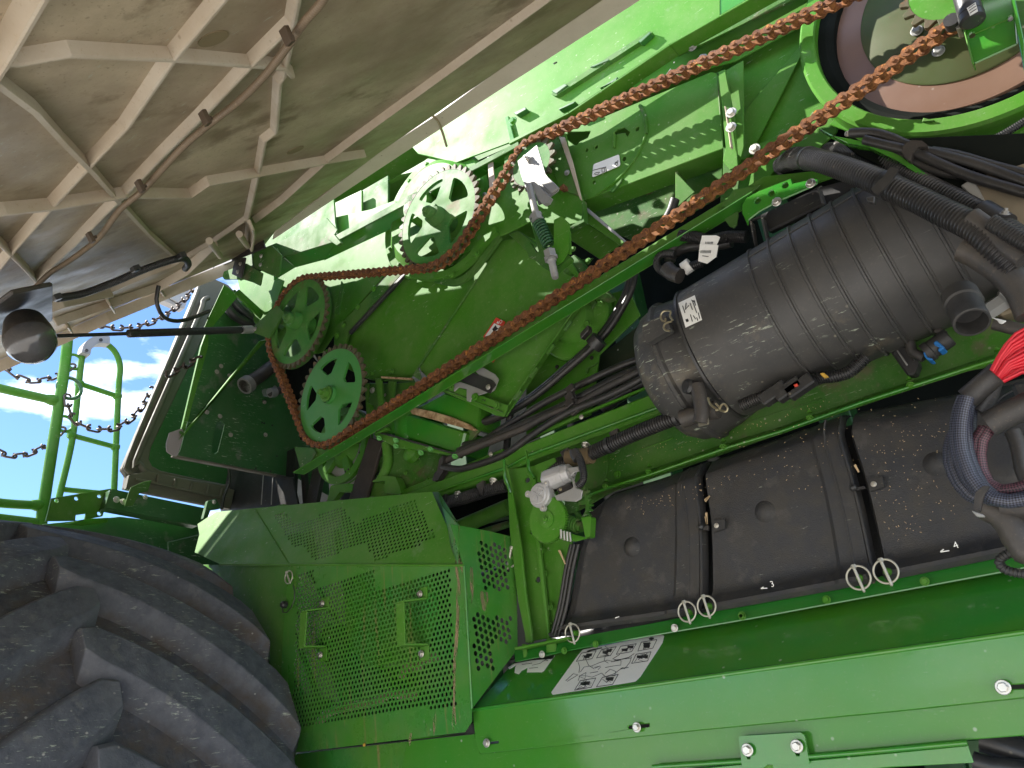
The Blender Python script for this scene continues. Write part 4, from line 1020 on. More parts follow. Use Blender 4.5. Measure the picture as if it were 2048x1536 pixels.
def lynch(p, r, label, n=V((0, -1, 0)), group='round lynch pins', tilt=0.0, cable=None, seatm=GREEN):
    t = thing('lynch_pin', label, 'lynch pin', group); n = n.normalized(); u = V((1, 0, 0)); u = (u-n*u.dot(n)).normalized(); w = n.cross(u)
    if w.z < 0: w = -w
    ang = tilt; u2 = u*math.cos(ang)+w*math.sin(ang); w2 = w*math.cos(ang)-u*math.sin(ang)
    c = p+n*.012
    ring = [c+(u2*math.cos(2*math.pi*k/40)+w2*math.sin(2*math.pi*k/40))*r for k in range(41)]
    mesh('ring', *sweep(ring, r*.10, 9, cap=False), PINM, t, smooth=True)
    mesh('pin', *lathe(c+w2*r*1.14+n*.002, -w2, [(0, r*.15), (r*.3, r*.19), (r*.34, r*.14), (r*2.35, r*.14), (r*2.45, r*.06)], 14), PINM, t, autos=.6)
    MB().box(c+w2*r, u2*r*.22, w2*r*.2, n*r*.16).build('pin_head', PINM, t, bev=.0015)
    mesh('green_peg', *lathe(p-n*.01, n, [(0, r*.34), (.012, r*.34), (.02, r*.26), (.022, 0)], 14), seatm, t, autos=.6)
    if cable: tube('tether', cable, .0016, BLACKP, t, seg=6)
    return t
def pins():
    cpts = W("K 630,560 640,620 620,680 580,715 572,665", -.15)
    t = lynch(W("K 625,520", -.135)[0], .018, 'small lynch pin with black tether at the left edge of the perforated guard', tilt=.5, cable=cpts); mesh('tether_knob', *lathe(cpts[-1]+V((0, .012, 0)), V((0, -1, 0)), [(0, .010), (.012, .010), (.016, .006)], 14), BLACKP, t, autos=.6)
    cpts = W("J 600,880 625,960 590,1020 520,1010 495,930 505,850 517,765", .03)
    t = lynch(W("J 567,872", .035)[0], .024, 'lynch pin with black tether on the narrow right side of the perforated guard', tilt=-.4, cable=cpts); mesh('tether_knob', *lathe(cpts[-1]+V((0, .01, 0)), V((0, -1, 0)), [(0, .010), (.012, .010), (.016, .006)], 14), BLACKP, t, autos=.6)
    G_ = 'round lynch pins along the bottom of the black covers'
    for s, l in (("M 857,615", 'lynch pin at the bottom left corner of the first black cover'),
                 ("M 1637,470", 'left lynch pin of the pair below the first cover joint'), ("M 1770,432", 'right lynch pin of the pair below the first cover joint'),
                 ("N 1015,222", 'left lynch pin of the pair below the second cover joint'), ("N 1187,182", 'right lynch pin of the pair below the second cover joint')):
        lynch(W(s, -.005)[0], .0205 if s[2] == '1' and s[0] == 'N' else .0195, l, group=G_, tilt=.12)

# ================================================================== black covers
def covers():
    # each vertical boundary: list of (px, Y) from bottom to top
    B0 = (PX("J 850,1395 905,1200 960,900 1000,770 1100,580 1140,500 1190,440"), [.035, .03, .03, .03, .035, .05, .10])
    B1 = (PX("J 1880,1255 1890,1150 1890,900 1880,620 1845,340 1860,290 1905,190"), [.02, .03, .03, .03, .04, .06, .12])
    B2 = (PX("O 1120,1430 1090,1300 1020,980 960,750 893,530 895,450 905,370"), [.02, .03, .03, .03, .04, .06, .12])
    B3 = (PX("O 2350,1180 2330,1060 2300,800 2230,550 2150,300 2150,230 2150,140"), [.02, .03, .03, .03, .04, .06, .12])
    Bs = []
    for pts, ys in (B0, B1, B2, B3): Bs.append([hit(p, ('Y', y)) for p, y in zip(pts, ys)])
    # common profile: the sheet bulges forward at the lip and leans back at the top
    labs = ('left black textured plastic cover, narrowest of the three', 'middle black textured plastic cover with a dome and a latch', 'right dust speckled black plastic cover behind the wire bundle')
    for i in range(3):
        t = thing('black_cover', labs[i], 'cover panel', 'black plastic side covers')
        A = resample(cmr(Bs[i], 10), .012)[:]; n = 48
        A = [V(p) for p in resample(cmr(Bs[i], 10), 1)] if False else None
        def samp(P, k):
            Q = cmr(P, 12); L_ = [0]
            for a, b in zip(Q, Q[1:]): L_.append(L_[-1]+(b-a).length)
            o = []; j = 0
            for q in range(k+1):
                s = L_[-1]*q/k
                while j < len(L_)-2 and L_[j+1] < s: j += 1
                o.append(Q[j].lerp(Q[j+1], (s-L_[j])/max(1e-9, L_[j+1]-L_[j])))
            return o
        A, B = samp(Bs[i], n), samp(Bs[i+1], n); m = 40; vs = []; fs = []
        gap = .006/max(.01, (B[0]-A[0]).length)
        for j in range(n+1):
            v = j/n
            for k in range(m+1):
                u = k/m; uu = gap+(1-2*gap)*u
                p = A[j].lerp(B[j], uu)
                lip = -.030*math.exp(-((v-.035)/.045)**2)
                step = 0
                if i < 2 and u > .80: step = -.006*min(1, (u-.80)/.012)      # raised joint band
                if i == 0 and u < .10: step = .012
                if i > 0 and u < .05: step = 0
                roll = .03*max(0, (v-.86)/.14)**2
                edge = .02*max(0, (abs(u-.5)-.488)/.012)
                p = p+V((0, lip+step+roll+edge, 0)); vs.append(p)
        W_ = m+1
        for j in range(n):
            for k in range(m): fs.append((j*W_+k, j*W_+k+1, (j+1)*W_+k+1, (j+1)*W_+k))
        N_ = len(vs); vs2 = vs+[p+V((0, .006, 0)) for p in vs]
        fs2 = fs+[tuple(q+N_ for q in reversed(f)) for f in fs]
        rim = [k for k in range(W_)]+[j*W_+m for j in range(1, n+1)]+[n*W_+k for k in range(m-1, -1, -1)]+[j*W_ for j in range(n-1, 0, -1)]
        for a, b in zip(rim, rim[1:]+rim[:1]): fs2.append((a, b, b+N_, a+N_))
        mesh('shell', vs2, fs2, COVER, t, autos=.5)
        dm = ("J 1385,800", "O 405,995", "O 1455,705")[i]; c = W(dm, .034)[0]
        mesh('dome', *lathe(c, V((0, -1, 0)), [(-.004, .030), (.0, .027), (.006, .020), (.010, .0165), (.0145, .011), (.0165, .005), (.017, 0)], 32), COVER, t, smooth=True)
        # raised joint strip
        if i < 2:
            P = samp(Bs[i+1], 24); strip = MB(); o1 = V((-.055, -.003, 0)) if i == 0 else V((-.05, -.003, 0))
            for s_, w_ in ((-.0385, .0022), (-.010, .0028)):
                q = [p+V((s_, -.006+(.03 if 0 else 0), 0)) for p in P[2:-2]]
                tube('raised_bead', q, w_, COVER, t, seg=6, step=.02)
        sc = ("J 1720,370 1715,430 1680,465 1690,520 1695,640", "O 770,430 760,480 765,620 715,655 735,720", "O 1920,250 1890,270 1850,290 1820,320")[i]
        tube('moulded_step', W(sc, .031), .0016, COVER, t, seg=5)
    b_ = thing('cover_backing', 'dark backing sheet showing in the joints between the black covers', 'machine panel'); slab('backing', W('J 900,1380 1100,560 1250,430 2048,190', .16)+[hit((2250, 700), ('Y', .16)), hit((2250, 1080), ('Y', .16))], .01, BLACKP, b_)
    # folded black seal strip on the left
    t = thing('rubber_seal_strip', 'folded black rubber strip along the left edge of the first black cover', 'seal')
    for dx in (0, 22, 48):
        tube('fold', W("J %d,1410 %d,1200 %d,960 %d,780" % (830+dx, 885+dx, 925+dx, 965+dx), .025-.002*dx/20), .005, HOSE, t, seg=8)
    slab('clamped_end', W("J 800,1385 950,1375 960,1400 815,1415", .02), .02, BLACKP, t)
    # latches
    for s, l in (("J 1840,665 1900,650 1925,620 2010,610 2015,670 1930,700 1900,685 1850,680", 'black rubber latch across the first cover joint'), ("O 930,850 1010,835 1035,795 1120,780 1135,840 1040,870 1020,850 950,865", 'black rubber latch across the second cover joint')):
        t = thing('rubber_latch', l, 'latch', 'rubber latches on the cover joints')
        P = W(s, .012); slab('strap', [P[0], P[1], P[6], P[7]], .006, HOSE, t, rc=.001)
        slab('base_plate', P[2:6], .008, BLACKP, t, rc=.002)
        cc = sum(P[2:6], V((0, 0, 0)))/4; bolt(t, cc+V((-.004, -.002, 0)), .008, ZINC)
        mesh('ball', *lathe(P[0]+V((.004, .0, 0)), V((0, -1, 0)), [(-.004, .004), (0, .007), (.005, .006), (.008, .002)], 12), BLACKP, t, smooth=True)
    # chaff and straw bits caught in the joints
    t = thing('chaff_bits', 'small bits of straw and chaff caught along the black cover joints', 'straw'); 
    for s in ("J 1875,480 1908,450", "J 1880,590 1888,640", "J 885,825 922,915", "O 950,705 975,750", "O 30,930 55,900", "O 37,1000 42,1070"):
        a, b = W(s, .018); d = (b-a); w = d.cross(V((0, 1, 0))).normalized()*.0022; slab('straw', [a-w, a+w, b+w*.6, b-w*.6], .002, STRAW, t, bev=0)
    # chalk arrows and digits
    t = thing('chalk_marks', 'pale chalk arrows with the digits 3 and 4 at the bottom of the black covers', 'marking')
    for s in ("N 385,288 402,278", "N 385,288 425,285", "N 1520,55 1540,40", "N 1520,57 1575,48", "M 1128,512 1155,502"): tube('arrow', W(s, -.0015), .0011, WHITE, t, seg=5)
    for s, g in (("N 450,280", "3"), ("N 1610,38", "4")):
        p = W(s, -.0015)[0]; text(t, g, p, V((1, 0, .12)).normalized(), V((-.12, 0, 1)).normalized(), .016, WHITE, 0)
covers(); pins()

# ================================================================== lower casing
def casing():
    t = thing('lower_casing', 'glossy green lower casing running under the black covers to the right edge', 'casing')
    YF = -.11
    F0, F1 = W("M 150,1140", YF)[0], hit((2200, 1243), ('Y', YF))
    fm = hit((1400, 1357), ('Y', YF))
    K0, K1 = hit((1030, 1338), ('Y', .01)), hit((2200, 1110), ('Y', .01))
    # sloping upper face
    PU = plane3(F0, F1, hit((1500, 1255), ('Y', .0)))
    up = [hit(p, PU) for p in PX("M 152,1138 435,810 860,700 1480,590 2048,500")]+[hit((2250, 1080), PU), hit((2250, 1236), PU)]
    slab('upper_face', up, .003, GREEN3, t)
    # front face
    ff = [hit(p, ('Y', YF)) for p in PX("M 150,1140")]+[F1]+[hit((2250, 1440), ('Y', YF))]+[hit(p, ('Y', YF)) for p in PX("N 2048,980 1300,1060 0,1185")]+W("M 205,1440 175,1380", YF)
    H = []
    for s in ("M 1215,1250 1240,1245 1360,1233 1360,1257 1240,1270 1217,1270", "M 270,1358 330,1350 330,1366 272,1374", "N 1935,900 2200,880 2200,915 1935,925"): H.append(W(s, YF))
    slab('front_face', ff, .004, mat('casing_face_green', (.052,.215,.016), .11, dust=.12, dustcol=(.22,.3,.14), bump=.11, bscale=34, spots=.5, col2=(.046,.22,.024), coat=.22, spec=.35, scratch=.2), t, holes=H)
    e = [F0, fm, F1]; tube('fold_edge', [F0+V((0, .002, 0)), F1+V((0, .002, 0))], .0045, GREEN3, t, seg=10)
    # second strip below the front face, slightly recessed
    Y2 = YF+.012
    lo = W("M 175,1360 205,1430 0,1440", Y2)
    low = W("M -260,1330 160,1305 205,1440", Y2)+W("N 0,1185 1300,1060 2048,980", Y2)+[hit((2250, 1430), ('Y', Y2)), hit((2250, 1700), ('Y', Y2)), hit((560, 1800), ('Y', Y2)), hit((600, 1515), ('Y', Y2))]
    slab('lower_face', W("M -290,1330 165,1300 205,1436", Y2)+W("N 0,1180 1300,1055 2048,975 2300,950 2300,1200 1690,1245 1665,1275 1240,1320 690,1370 260,1395 -300,1450", Y2)+W("M 0,1620 -350,1620", Y2), .004, MATS['casing_face_green'], t)
    slab('bottom_lip', W("N -300,1452 260,1398 690,1373 1240,1322 1690,1278 1730,1390 1200,1420 -300,1560", Y2-.012), .006, GREEN3, t)
    tube('lip_bead', W("N -300,1415 690,1350 1690,1262", Y2-.014), .004, GREEN3, t, seg=8)
    slab('step_panel', W("M -290,1330 160,1298 150,1300 -290,1318", Y2-.01), .02, BLACKP, t)
    slab('left_lower_panel', W("K 300,1500 720,1450 1590,1352 1640,1700 300,1700", Y2+.004), .004, GREEN4, t)
    slab('seam_gap', W("K 715,1446 1590,1350 1590,1357 715,1453", Y2-.002), .004, BLACKP, t)
    # patch plate
    slab('patch_plate', W("N 243,1222 635,1197 660,1215 692,1398 540,1402 430,1400 400,1422 265,1415", YF-.006), .006, GREEN3, t, rc=.004, holes=[W("N 290,1345 320,1345 318,1368 300,1368", YF-.006), W("N 598,1325 632,1325 630,1348 610,1350", YF-.006)])
    bolts(t, "N 300,1308 612,1285 1915,912", YF-.012, .0155, ZINC); bolts(t, "M 1275,1258 250,1365", YF-.008, .0135, ZINC)
    mesh('stub_pipe', *lathe(W("N 440,1400", Y2)[0], V((0, 0, -1)), [(0, .016), (.2, .016)], 20), GREEN, t, autos=.5)
    # dark opening lower right with hose
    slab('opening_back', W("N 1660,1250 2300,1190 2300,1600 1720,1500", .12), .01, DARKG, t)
    tube('hose_in_opening', W("N 1780,1235 1950,1290 2200,1380", .03), .022, HOSE, t)
    tube('hose_in_opening', W("N 1730,1375 1850,1410 2100,1440", .0), .014, HOSE, t)
    # back ledge under the covers, glossy
    lg = [hit(p, ('Y', .015)) for p in PX("M 430,720 860,640 1400,545 1620,500 2048,420")]+[hit((2250, 1045), ('Y', .015)), hit((2250, 1100), ('Y', -.004))]+[hit(p, ('Y', -.004)) for p in PX("M 2048,520 1500,610 900,710 440,810")]
    slab('back_ledge', lg, .004, mat('ledge_green', (.022,.17,.022), .07, coat=.9, bump=.03, bscale=60), t)
    for s in ("M 995,690 780,735 630,762 1530,580 1995,500", "N 800,358 1420,242 265,458"):
        bolts(t, s, -.008, .0115, GREEN3 if 0 else GREEN)
    bolts(t, "M 628,760 1533,580", -.012, .012, ZINC)
    slab('end_flange', W("M 435,712 800,640 805,655 440,730", -.03), .04, GREEN, t)
    for s in ("M 655,650 720,650 720,745 655,750", "M 488,690 520,690 520,790 500,790"): slab('end_rib', W(s, .0), .006, GREEN, t)
    # pictogram label
    PL = (PU[0]-(PU[1] if PU[1].dot(PU[0]-EYE) > 0 else -PU[1])*.0012, PU[1]); PL2 = (PU[0]-(PU[1] if PU[1].dot(PU[0]-EYE) > 0 else -PU[1])*.0016, PU[1])
    t = thing('pictogram_label', 'large white pictogram label of machine service points on the sloping green casing', 'label')
    hp = lambda s, pl=PL2: [hit(p, pl) for p in PX(s)]
    slab('label_sheet', hp("M 905,728 1435,626 1462,632 1450,680 1300,910 1265,945 700,1035 690,1020 870,770", PL), .0006, WHITE, t, rc=.006, bev=0)
    for s in ("M 898,752 998,735 970,790 862,808", "M 1035,728 1135,708 1095,768 1000,785", "M 1165,705 1272,688 1240,742 1135,760", "M 1305,678 1412,660 1385,718 1282,738", "M 1270,760 1372,743 1350,805 1240,822", "M 890,940 995,922 965,985 850,1005", "M 1040,918 1148,898 1110,965 1000,982"):
        q = hp(s); tube('picture_frame', q+[q[0]], .0008, INK, t, seg=4, smooth_path=False)
        a, b, c, d = q; rnd = random.Random(hash(s) % 1000 if False else len(s)+int(s[2:5]))
        for k in range(2):
            u = rnd.uniform(.05, .45); v = rnd.uniform(.05, .4)
            P = [a.lerp(b, u).lerp(d.lerp(c, u), v), a.lerp(b, u+.45).lerp(d.lerp(c, u+.45), v+.1), a.lerp(b, u+.5).lerp(d.lerp(c, u+.5), v+.5), a.lerp(b, u+.1).lerp(d.lerp(c, u+.1), v+.3)]
            slab('picture_fill', P, .0003, INK, t, bev=0)
        for k in range(4):
            x = [a.lerp(b, rnd.random()).lerp(d.lerp(c, rnd.random()), rnd.random()) for _ in range(4)]; tube('picture_line', x, .0005, INK, t, seg=4)
    for s in ("M 790,940 815,905 875,882 880,895 800,945", "M 875,940 870,915 900,900 930,905 950,925 1020,890 1050,895 1055,910 1090,912 1150,870 1180,850", "M 1060,890 1065,870 1100,862 1130,875 1140,900 1110,912 1075,908", "M 880,910 890,890 920,880 940,900 925,925 900,930 880,910",
              "M 890,880 905,850 985,835 1060,800 1130,812 1170,800 1165,835 1110,840 1060,850", "M 880,885 885,840 875,815", "M 930,800 940,830 985,860", "M 1060,770 1050,800 1080,820", "M 1160,760 1110,790 1150,800", "M 1240,775 1225,820 1190,860", "M 1100,812 1240,775 1260,765 1258,755", "M 955,888 1010,878", "M 1010,865 1030,845", "M 1165,855 1215,845 1212,855 1160,862", "M 1120,800 1235,785", "M 985,850 1000,830 1020,835 1030,850 1010,860 990,855"):
        tube('drawing_line', hp(s), .0006, INK, t, seg=4)
    slab('black_bar', hp("M 955,728 1035,712 1040,718 940,742 930,738"), .0003, INK, t, bev=0)
    slab('round_mark', hp("M 1358,650 1372,642 1390,645 1392,655 1375,663 1360,660"), .0003, INK, t, bev=0)
    for s in ("M 1058,705 1075,700 1082,722 1065,724 1058,705", ): tube('drawing_line', hp(s), .0006, INK, t, seg=4)
    # torn label
    t = thing('torn_label', 'torn white label with faint print at the left end of the green casing', 'label')
    slab('label_sheet', hp("M 470,802 715,768 640,872 625,880 525,882 530,850 490,870 470,895 440,885 445,850", PL), .0006, WHITE, t, bev=0)
    slab('label_scrap', hp("M 395,850 470,805 480,815 440,840 405,860", PL), .0006, WHITE, t, bev=0)
    slab('black_edge', hp("M 430,812 712,768 700,790 560,800 440,822"), .0004, INK, t, bev=0)
    for s in ("M 560,835 620,820 650,810 655,795", "M 490,830 520,825 560,820", "M 645,790 675,785 665,810 645,815 640,800", "M 540,855 600,850"): tube('drawing_line', hp(s), .0005, INK, t, seg=4)
casing()
# ================================================================== main rail, post, side sheet
def frame():
    t = thing('frame_rail', 'long green box rail rising to the right behind the black canister', 'frame rail')
    up = W("I -20,1520 240,1450 700,1262 860,1120 1900,690 2048,640", .06)
    top = W("I -100,1510 700,1210 ", .06)+W("I 860,1115 1950,680 2700,400 3300,180", .06)
    fold = W("I 3300,330 2700,570 2048,800 890,1232", .06)+W("I 730,1320 240,1490 -60,1590", .06)
    slab('front_face', top+fold, .05, GREEN, t, bev=.004)
    a = W("I 3300,300 2700,540 2048,765 880,1195", .057)+W("I 730,1280 240,1450 -60,1550", .057)
    tube('fold_edge', a, .0045, GREEN3, t, seg=8, smooth_path=False)
    slab('upper_lip', W("I 700,1150 700,1215 -100,1515 -100,1480 320,1310", .085), .01, GREEN, t)
    slab('upper_lip', W("I 860,1105 1240,925 1700,730 1700,715 1240,905 860,1075", .085), .01, GREEN, t)
    bolts(t, "I 1270,1130 640,1372 400,1462", .035, .018, ZINC, stud=True, n=V((0, -.6, -.8)))
    bolts(t, "I 1237,935 620,1190", .07, .010, ZINC)
    for s in ("I 1787,793", ): slab('rail_hole', circ(W(s, .0595)[0], .007, 14), .002, BLKMET, t, bev=0)
    t = thing('frame_post', 'upright green channel post with slotted holes left of the black covers', 'frame post')
    pf = W("J 530,260 700,260 690,320 700,340 740,900 805,1430 690,1450 640,900 600,600 580,400", .045)
    H = [circ(W(s, .045)[0], .0085, 14, V((1,0,0)), V((0,0,.8))) for s in ("J 655,340", "J 690,690", "J 728,1020")]
    slab('web', W("J 525,270 740,240 720,420 715,560 745,900 812,1420 650,1450 600,900 560,500", .05), .006, GREEN, t, holes=H)
    slab('left_flange', W("J 500,200 530,270 560,420 620,800 650,1100 700,1450 660,1460 590,1120 540,700 525,390 500,360", .02), .01, GREEN, t, bev=.003)
    slab('right_flange', W("J 650,130 670,280 715,330 720,560 770,1000 812,1425 800,1428 745,1000 700,560 690,350 655,300", .02), .012, GREEN, t, bev=.003)
    tube('weld', W("J 505,200 510,330 530,375 548,430", .015), .004, GREEN3, t, seg=6); tube('weld', W("J 670,200 680,300 712,330", .015), .004, GREEN3, t, seg=6)
    slab('gusset_corner', W("J 690,250 850,185 860,215 800,260 775,320 770,360 710,350", .03), .006, GREEN, t)
    t = thing('bolted_side_strip', 'green strip with a column of hex bolts between the post and the black rubber seal', 'strip')
    slab('strip', W("J 720,560 980,720 945,870 860,1400 805,1400 760,1000", .06), .006, GREEN, t)
    tube('strip_bead', W("J 715,560 745,800 800,1240 812,1410", .05), .004, GREEN3, t, seg=6); tube('strip_bead', W("J 740,720 775,1000 800,1240", .052), .003, GREEN, t, seg=6)
    bolts(t, "J 770,822 785,980 820,1205", .05, .012, GREEN); bolt(t, W("J 820,1205", .045)[0], .012, GREEN, stud=True)
    bolts(t, "J 825,1320", .055, .006, GREEN)
    for s in ("J 880,820 925,915",): 
        a, b = W(s, .05); slab('wood_chip', [a+V((-.003,0,0)), a+V((.003,0,0)), b+V((.002,0,0)), b+V((-.002,0,0))], .002, STRAW, t, bev=0)
    # long side sheet with flange
    t = thing('long_side_sheet', 'long dark green side sheet with a bolted lower flange above the black covers', 'machine panel')
    sh = W("J 780,330 870,180 1060,110", .16)+W("I 1240,1190 2048,860", .16)+W("H 380,1150 700,1130 1300,860 2048,560 2300,440 2300,900", .16)+W("H 1720,1010 900,1290 300,1500", .16)+W("J 1250,420 1000,560", .16)
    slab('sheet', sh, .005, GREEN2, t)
    a = W("J 1010,470 1210,395 1500,305 2048,115", .11)+W("O 500,500 1000,320 1700,95 2100,-30 2500,-170", .11)
    b = W("J 1010,440 1210,360 1500,270 2048,80", .15)+W("O 500,470 1000,290 1700,60 2100,-65 2500,-205", .15)
    for p, q, r, s in zip(a, a[1:], b, b[1:]): slab('flange', [p, q, s, r], .006, GREEN, t)
    tube('flange_edge', a, .004, GREEN3, t, seg=8, smooth_path=False)
    for s in ("J 1200,405", "J 1495,305", "J 2005,135", "O 148,612", "O 680,437", "O 1300,235", "O 1850,60"):
        p = W(s, .105)[0]; bolt(t, p+V((0, 0, .008)), .011, GREEN, n=V((0, -.5, -.87)), stud=False); bolt(t, p+V((0, .01, .022)), .009, GREEN, n=V((0, 0, 1)), stud=True)
    bolts(t, "J 1280,305", .155, .016, GREEN)
    tube('crease', W("J 1400,150 1660,55", .158), .0018, GREEN, t, seg=5); tube('crease', W("O 0,545 350,425 750,300", .158), .0018, GREEN2, t, seg=5)
    slab('inner_round', [W("J 1000,240", .155)[0]+V((math.cos(a)*.10, 0, math.sin(a)*.10)) for a in [k*math.pi/12 for k in range(24)]], .003, GREEN2, t)
    # tube brace left of the post
    t = thing('tube_brace', 'sloping green round brace tube behind the perforated guard', 'brace')
    tube('tube', W("J 20,740 545,520", .14), .022, GREEN, t, seg=20)
    slab('bracket', W("J 385,530 440,520 430,545 400,560", .12), .02, GREEN, t)
    tube('lower_rod', W("J 350,700 545,640", .16), .010, GREEN2, t); tube('lower_rod', W("J 180,660 545,580", .20), .012, DARKG, t)
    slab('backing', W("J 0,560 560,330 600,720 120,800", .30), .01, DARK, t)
frame()

def lean_sheet():
    t = thing('lean_side_sheet', 'green sheet under the elevator with round bearing cover beside the big hose', 'machine panel')
    slab('sheet', W("I 1275,130 1560,60 1640,240 1360,510 1340,670 1300,920 860,1100 860,700 1000,520", .17), .006, GREEN, t)
    slab('folded_border', W("I 1265,600 1350,560 1330,580 1285,600 1275,635 1265,640", .16), .006, GREEN2, t)
    for s in ("I 1185,480", "I 1307,530", "I 1070,592"): slab('hole', circ(W(s, .168)[0], .006, 12), .003, BLKMET, t, bev=0)
    c = W("I 1215,290", .15)[0]
    mesh('bearing_cover', *lathe(c, V((0, -1, 0)), [(0, .115), (.02, .115), (.026, .11), (.026, .07), (.05, .06), (.05, 0)], 48), GREEN, t, autos=.5)
    bolts(t, "I 1365,165 1285,305 1280,300", .10, .014, GREEN)
    slab('strap', W("I 1210,330 1330,130 1340,150 1230,340", .12), .006, GREEN2, t)
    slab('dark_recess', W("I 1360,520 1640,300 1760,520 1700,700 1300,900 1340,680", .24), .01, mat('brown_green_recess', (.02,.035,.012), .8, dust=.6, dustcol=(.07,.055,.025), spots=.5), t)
lean_sheet()

# ================================================================== gear housing, pulley and belt under the sprockets
def gearbox():
    t = thing('gear_housing', 'boxy green gear housing with flaked light edge and a bolted bottom flange', 'housing')
    # box body: front face sheets
    slab('cap_front', W("Q 1200,590 1385,490 1640,580 1620,745 1560,740 1160,600", .09), .10, GREEN3, t, bev=.008)
    slab('flaked_edge', W("Q 1150,605 1180,597 1300,620 1440,660 1560,710 1610,748 1590,755 1480,725 1320,680 1170,640", .075), .012, RUSTED, t, bev=.002)
    body_ = W("Q 930,760 1000,700 1150,640 1540,760 1500,920 1400,890 1080,790", .09)
    slab('body_front', body_, .12, GREEN3, t, bev=.006)
    # rounded drum look: half cylinder between
    c = W("Q 1220,740", .17)[0]
    mesh('drum', *lathe(c+V((0, 0, -.06)), V((0, 0, 1)), [(0, .085), (.12, .085)], 40), GREEN3, t, autos=.6)
    slab('side_face', W("Q 1540,760 1640,700 1640,745 1500,925", .11), .01, GREEN2, t)
    slab('bottom_flange', W("Q 905,775 935,760 1090,810 1500,925 1490,940 1300,900 1060,870 930,800", .07), .02, GREEN, t, bev=.003)
    tube('gasket_bead', W("Q 935,765 1090,805 1300,865 1500,925", .066), .003, BLACKP, t, seg=6)
    bolts(t, "Q 950,805 1065,820 1065,860 1235,905 1300,880 1468,930", .06, .014, mat('light_green_bolt', (.12,.40,.09), .35, spots=.3), n=V((0, -.6, -.8)))
    slab('small_cover', W("Q 915,770 995,728 1000,745 930,780", .06), .02, GREEN, t)
    # lower round casting with raised figures
    t = thing('cast_cover', 'round cast green cover with raised figures under the gear housing', 'housing')
    c = W("Q 1200,970", .16)[0]
    mesh('casting', *lathe(c, V((.15, -1, 0)), [(0, .125), (.03, .125), (.036, .118), (.036, .10), (.05, .085), (.055, 0)], 48), GREEN2, t, autos=.5)
    mesh('boss', *lathe(W("Q 1190,920", .10)[0], V((0, -1, .3)), [(0, .03), (.02, .028), (.03, .012), (.031, 0)], 24), GREEN, t, autos=.8)
    for s, tx in (("Q 1200,1000", "130"), ("Q 1210,1030", "15"), ("Q 1180,1060", "148617")):
        text(t, tx, W(s, .09)[0], V((1, 0, .25)).normalized(), V((-.25, 0, 1)).normalized(), .016, GREEN, 0)
    bolts(t, "Q 1130,1045 1285,1090", .10, .011, GREEN)
    tube('support_strut', W("Q 960,1100 1010,980 1000,840", .09), .016, GREEN, t, seg=14)
    tube('support_strut', W("Q 900,1080 960,960 1030,900", .11), .010, GREEN2, t, seg=12)
    slab('bracket', W("Q 880,1110 990,1095 985,1180 1100,1190 1090,1140 1060,1070 980,1060", .07), .03, GREEN, t, rc=.004)
    slab('mount', W("Q 590,1250 620,1130 740,1115 770,1120 770,1170 680,1175 640,1230", .08), .02, GREEN, t, rc=.004)
    slab('mount', W("Q 860,1210 880,1110 1000,1100 1100,1130 1100,1190 960,1210", .10), .02, GREEN, t)
    # pulley
    t = thing('belt_pulley', 'green belt pulley with grooved rim half hidden below the channel', 'pulley')
    c = W("Q 700,860", .12)[0]; r = .135
    mesh('rim', *lathe(c, V((0, -1, 0)), [(-.06, r), (-.05, r*.93), (-.04, r), (-.03, r*.93), (-.02, r), (-.008, r*.95), (0, r), (.008, r), (.008, r*.80), (-.03, r*.78)], 64), GREEN, t, autos=.5)
    mesh('grooves', *lathe(c+V((0, .012, 0)), V((0, 1, 0)), [(0, r*1.0), (.01, r*.94), (.02, r*1.01), (.03, r*.94), (.04, r*1.01), (.05, r*.9)], 64), STEEL, t, autos=.5)
    mesh('cone', *lathe(c, V((0, -1, 0)), [(-.03, r*.66), (0, r*.5), (.02, r*.3), (.02, 0)], 40), GREEN, t, autos=.5)
    for k in range(5):
        a = k*2*math.pi/5; d = V((math.cos(a), 0, math.sin(a))); MB().box(c+d*r*.6, d*r*.25, V((0, .01, 0)), d.cross(V((0, 1, 0)))*.016).build('spoke', GREEN, t, bev=.002)
    bolts(t, "Q 815,905 720,1035 740,1020", .11, .006, BLKMET)
    t = thing('drive_belt', 'wide dusty black drive belt passing down behind the channel to the guard', 'belt')
    slab('belt', W("Q 880,800 975,830 935,960 860,1230 735,1240 800,1040", .08), .012, mat('belt_rubber', (.022,.018,.015), .7, dust=.5, dustcol=(.09,.065,.045), bump=.2), t, bev=.002)
    # fittings right of lowest sprocket
    t = thing('bolted_strut_group', 'small green upright straps with a steel bolt right of the lowest sprocket', 'bracket')
    slab('strap', W("Q 920,395 960,400 975,570 940,590", .07), .01, GREEN, t); slab('strap', W("Q 860,560 900,580 890,640 870,640 850,430 870,430", .08), .01, GREEN, t)
    slab('strap', W("Q 1010,420 1060,400 1040,540 980,590", .11), .01, GREEN, t)
    slab('edge', W("Q 960,395 1170,408 1170,395 960,383", .06), .01, RUSTED, t)
    slab('plate', W("Q 850,430 1020,430 1200,420 1380,480 1200,590 980,700 860,640", .14), .006, GREEN, t)
    bolts(t, "Q 905,480", .055, .015, ZINC); bolts(t, "Q 990,512", .09, .008, ZINC)
    slab('corner_tab', W("Q 1175,380 1210,320 1235,390 1225,410", .06), .006, GREEN2, t)
gearbox()

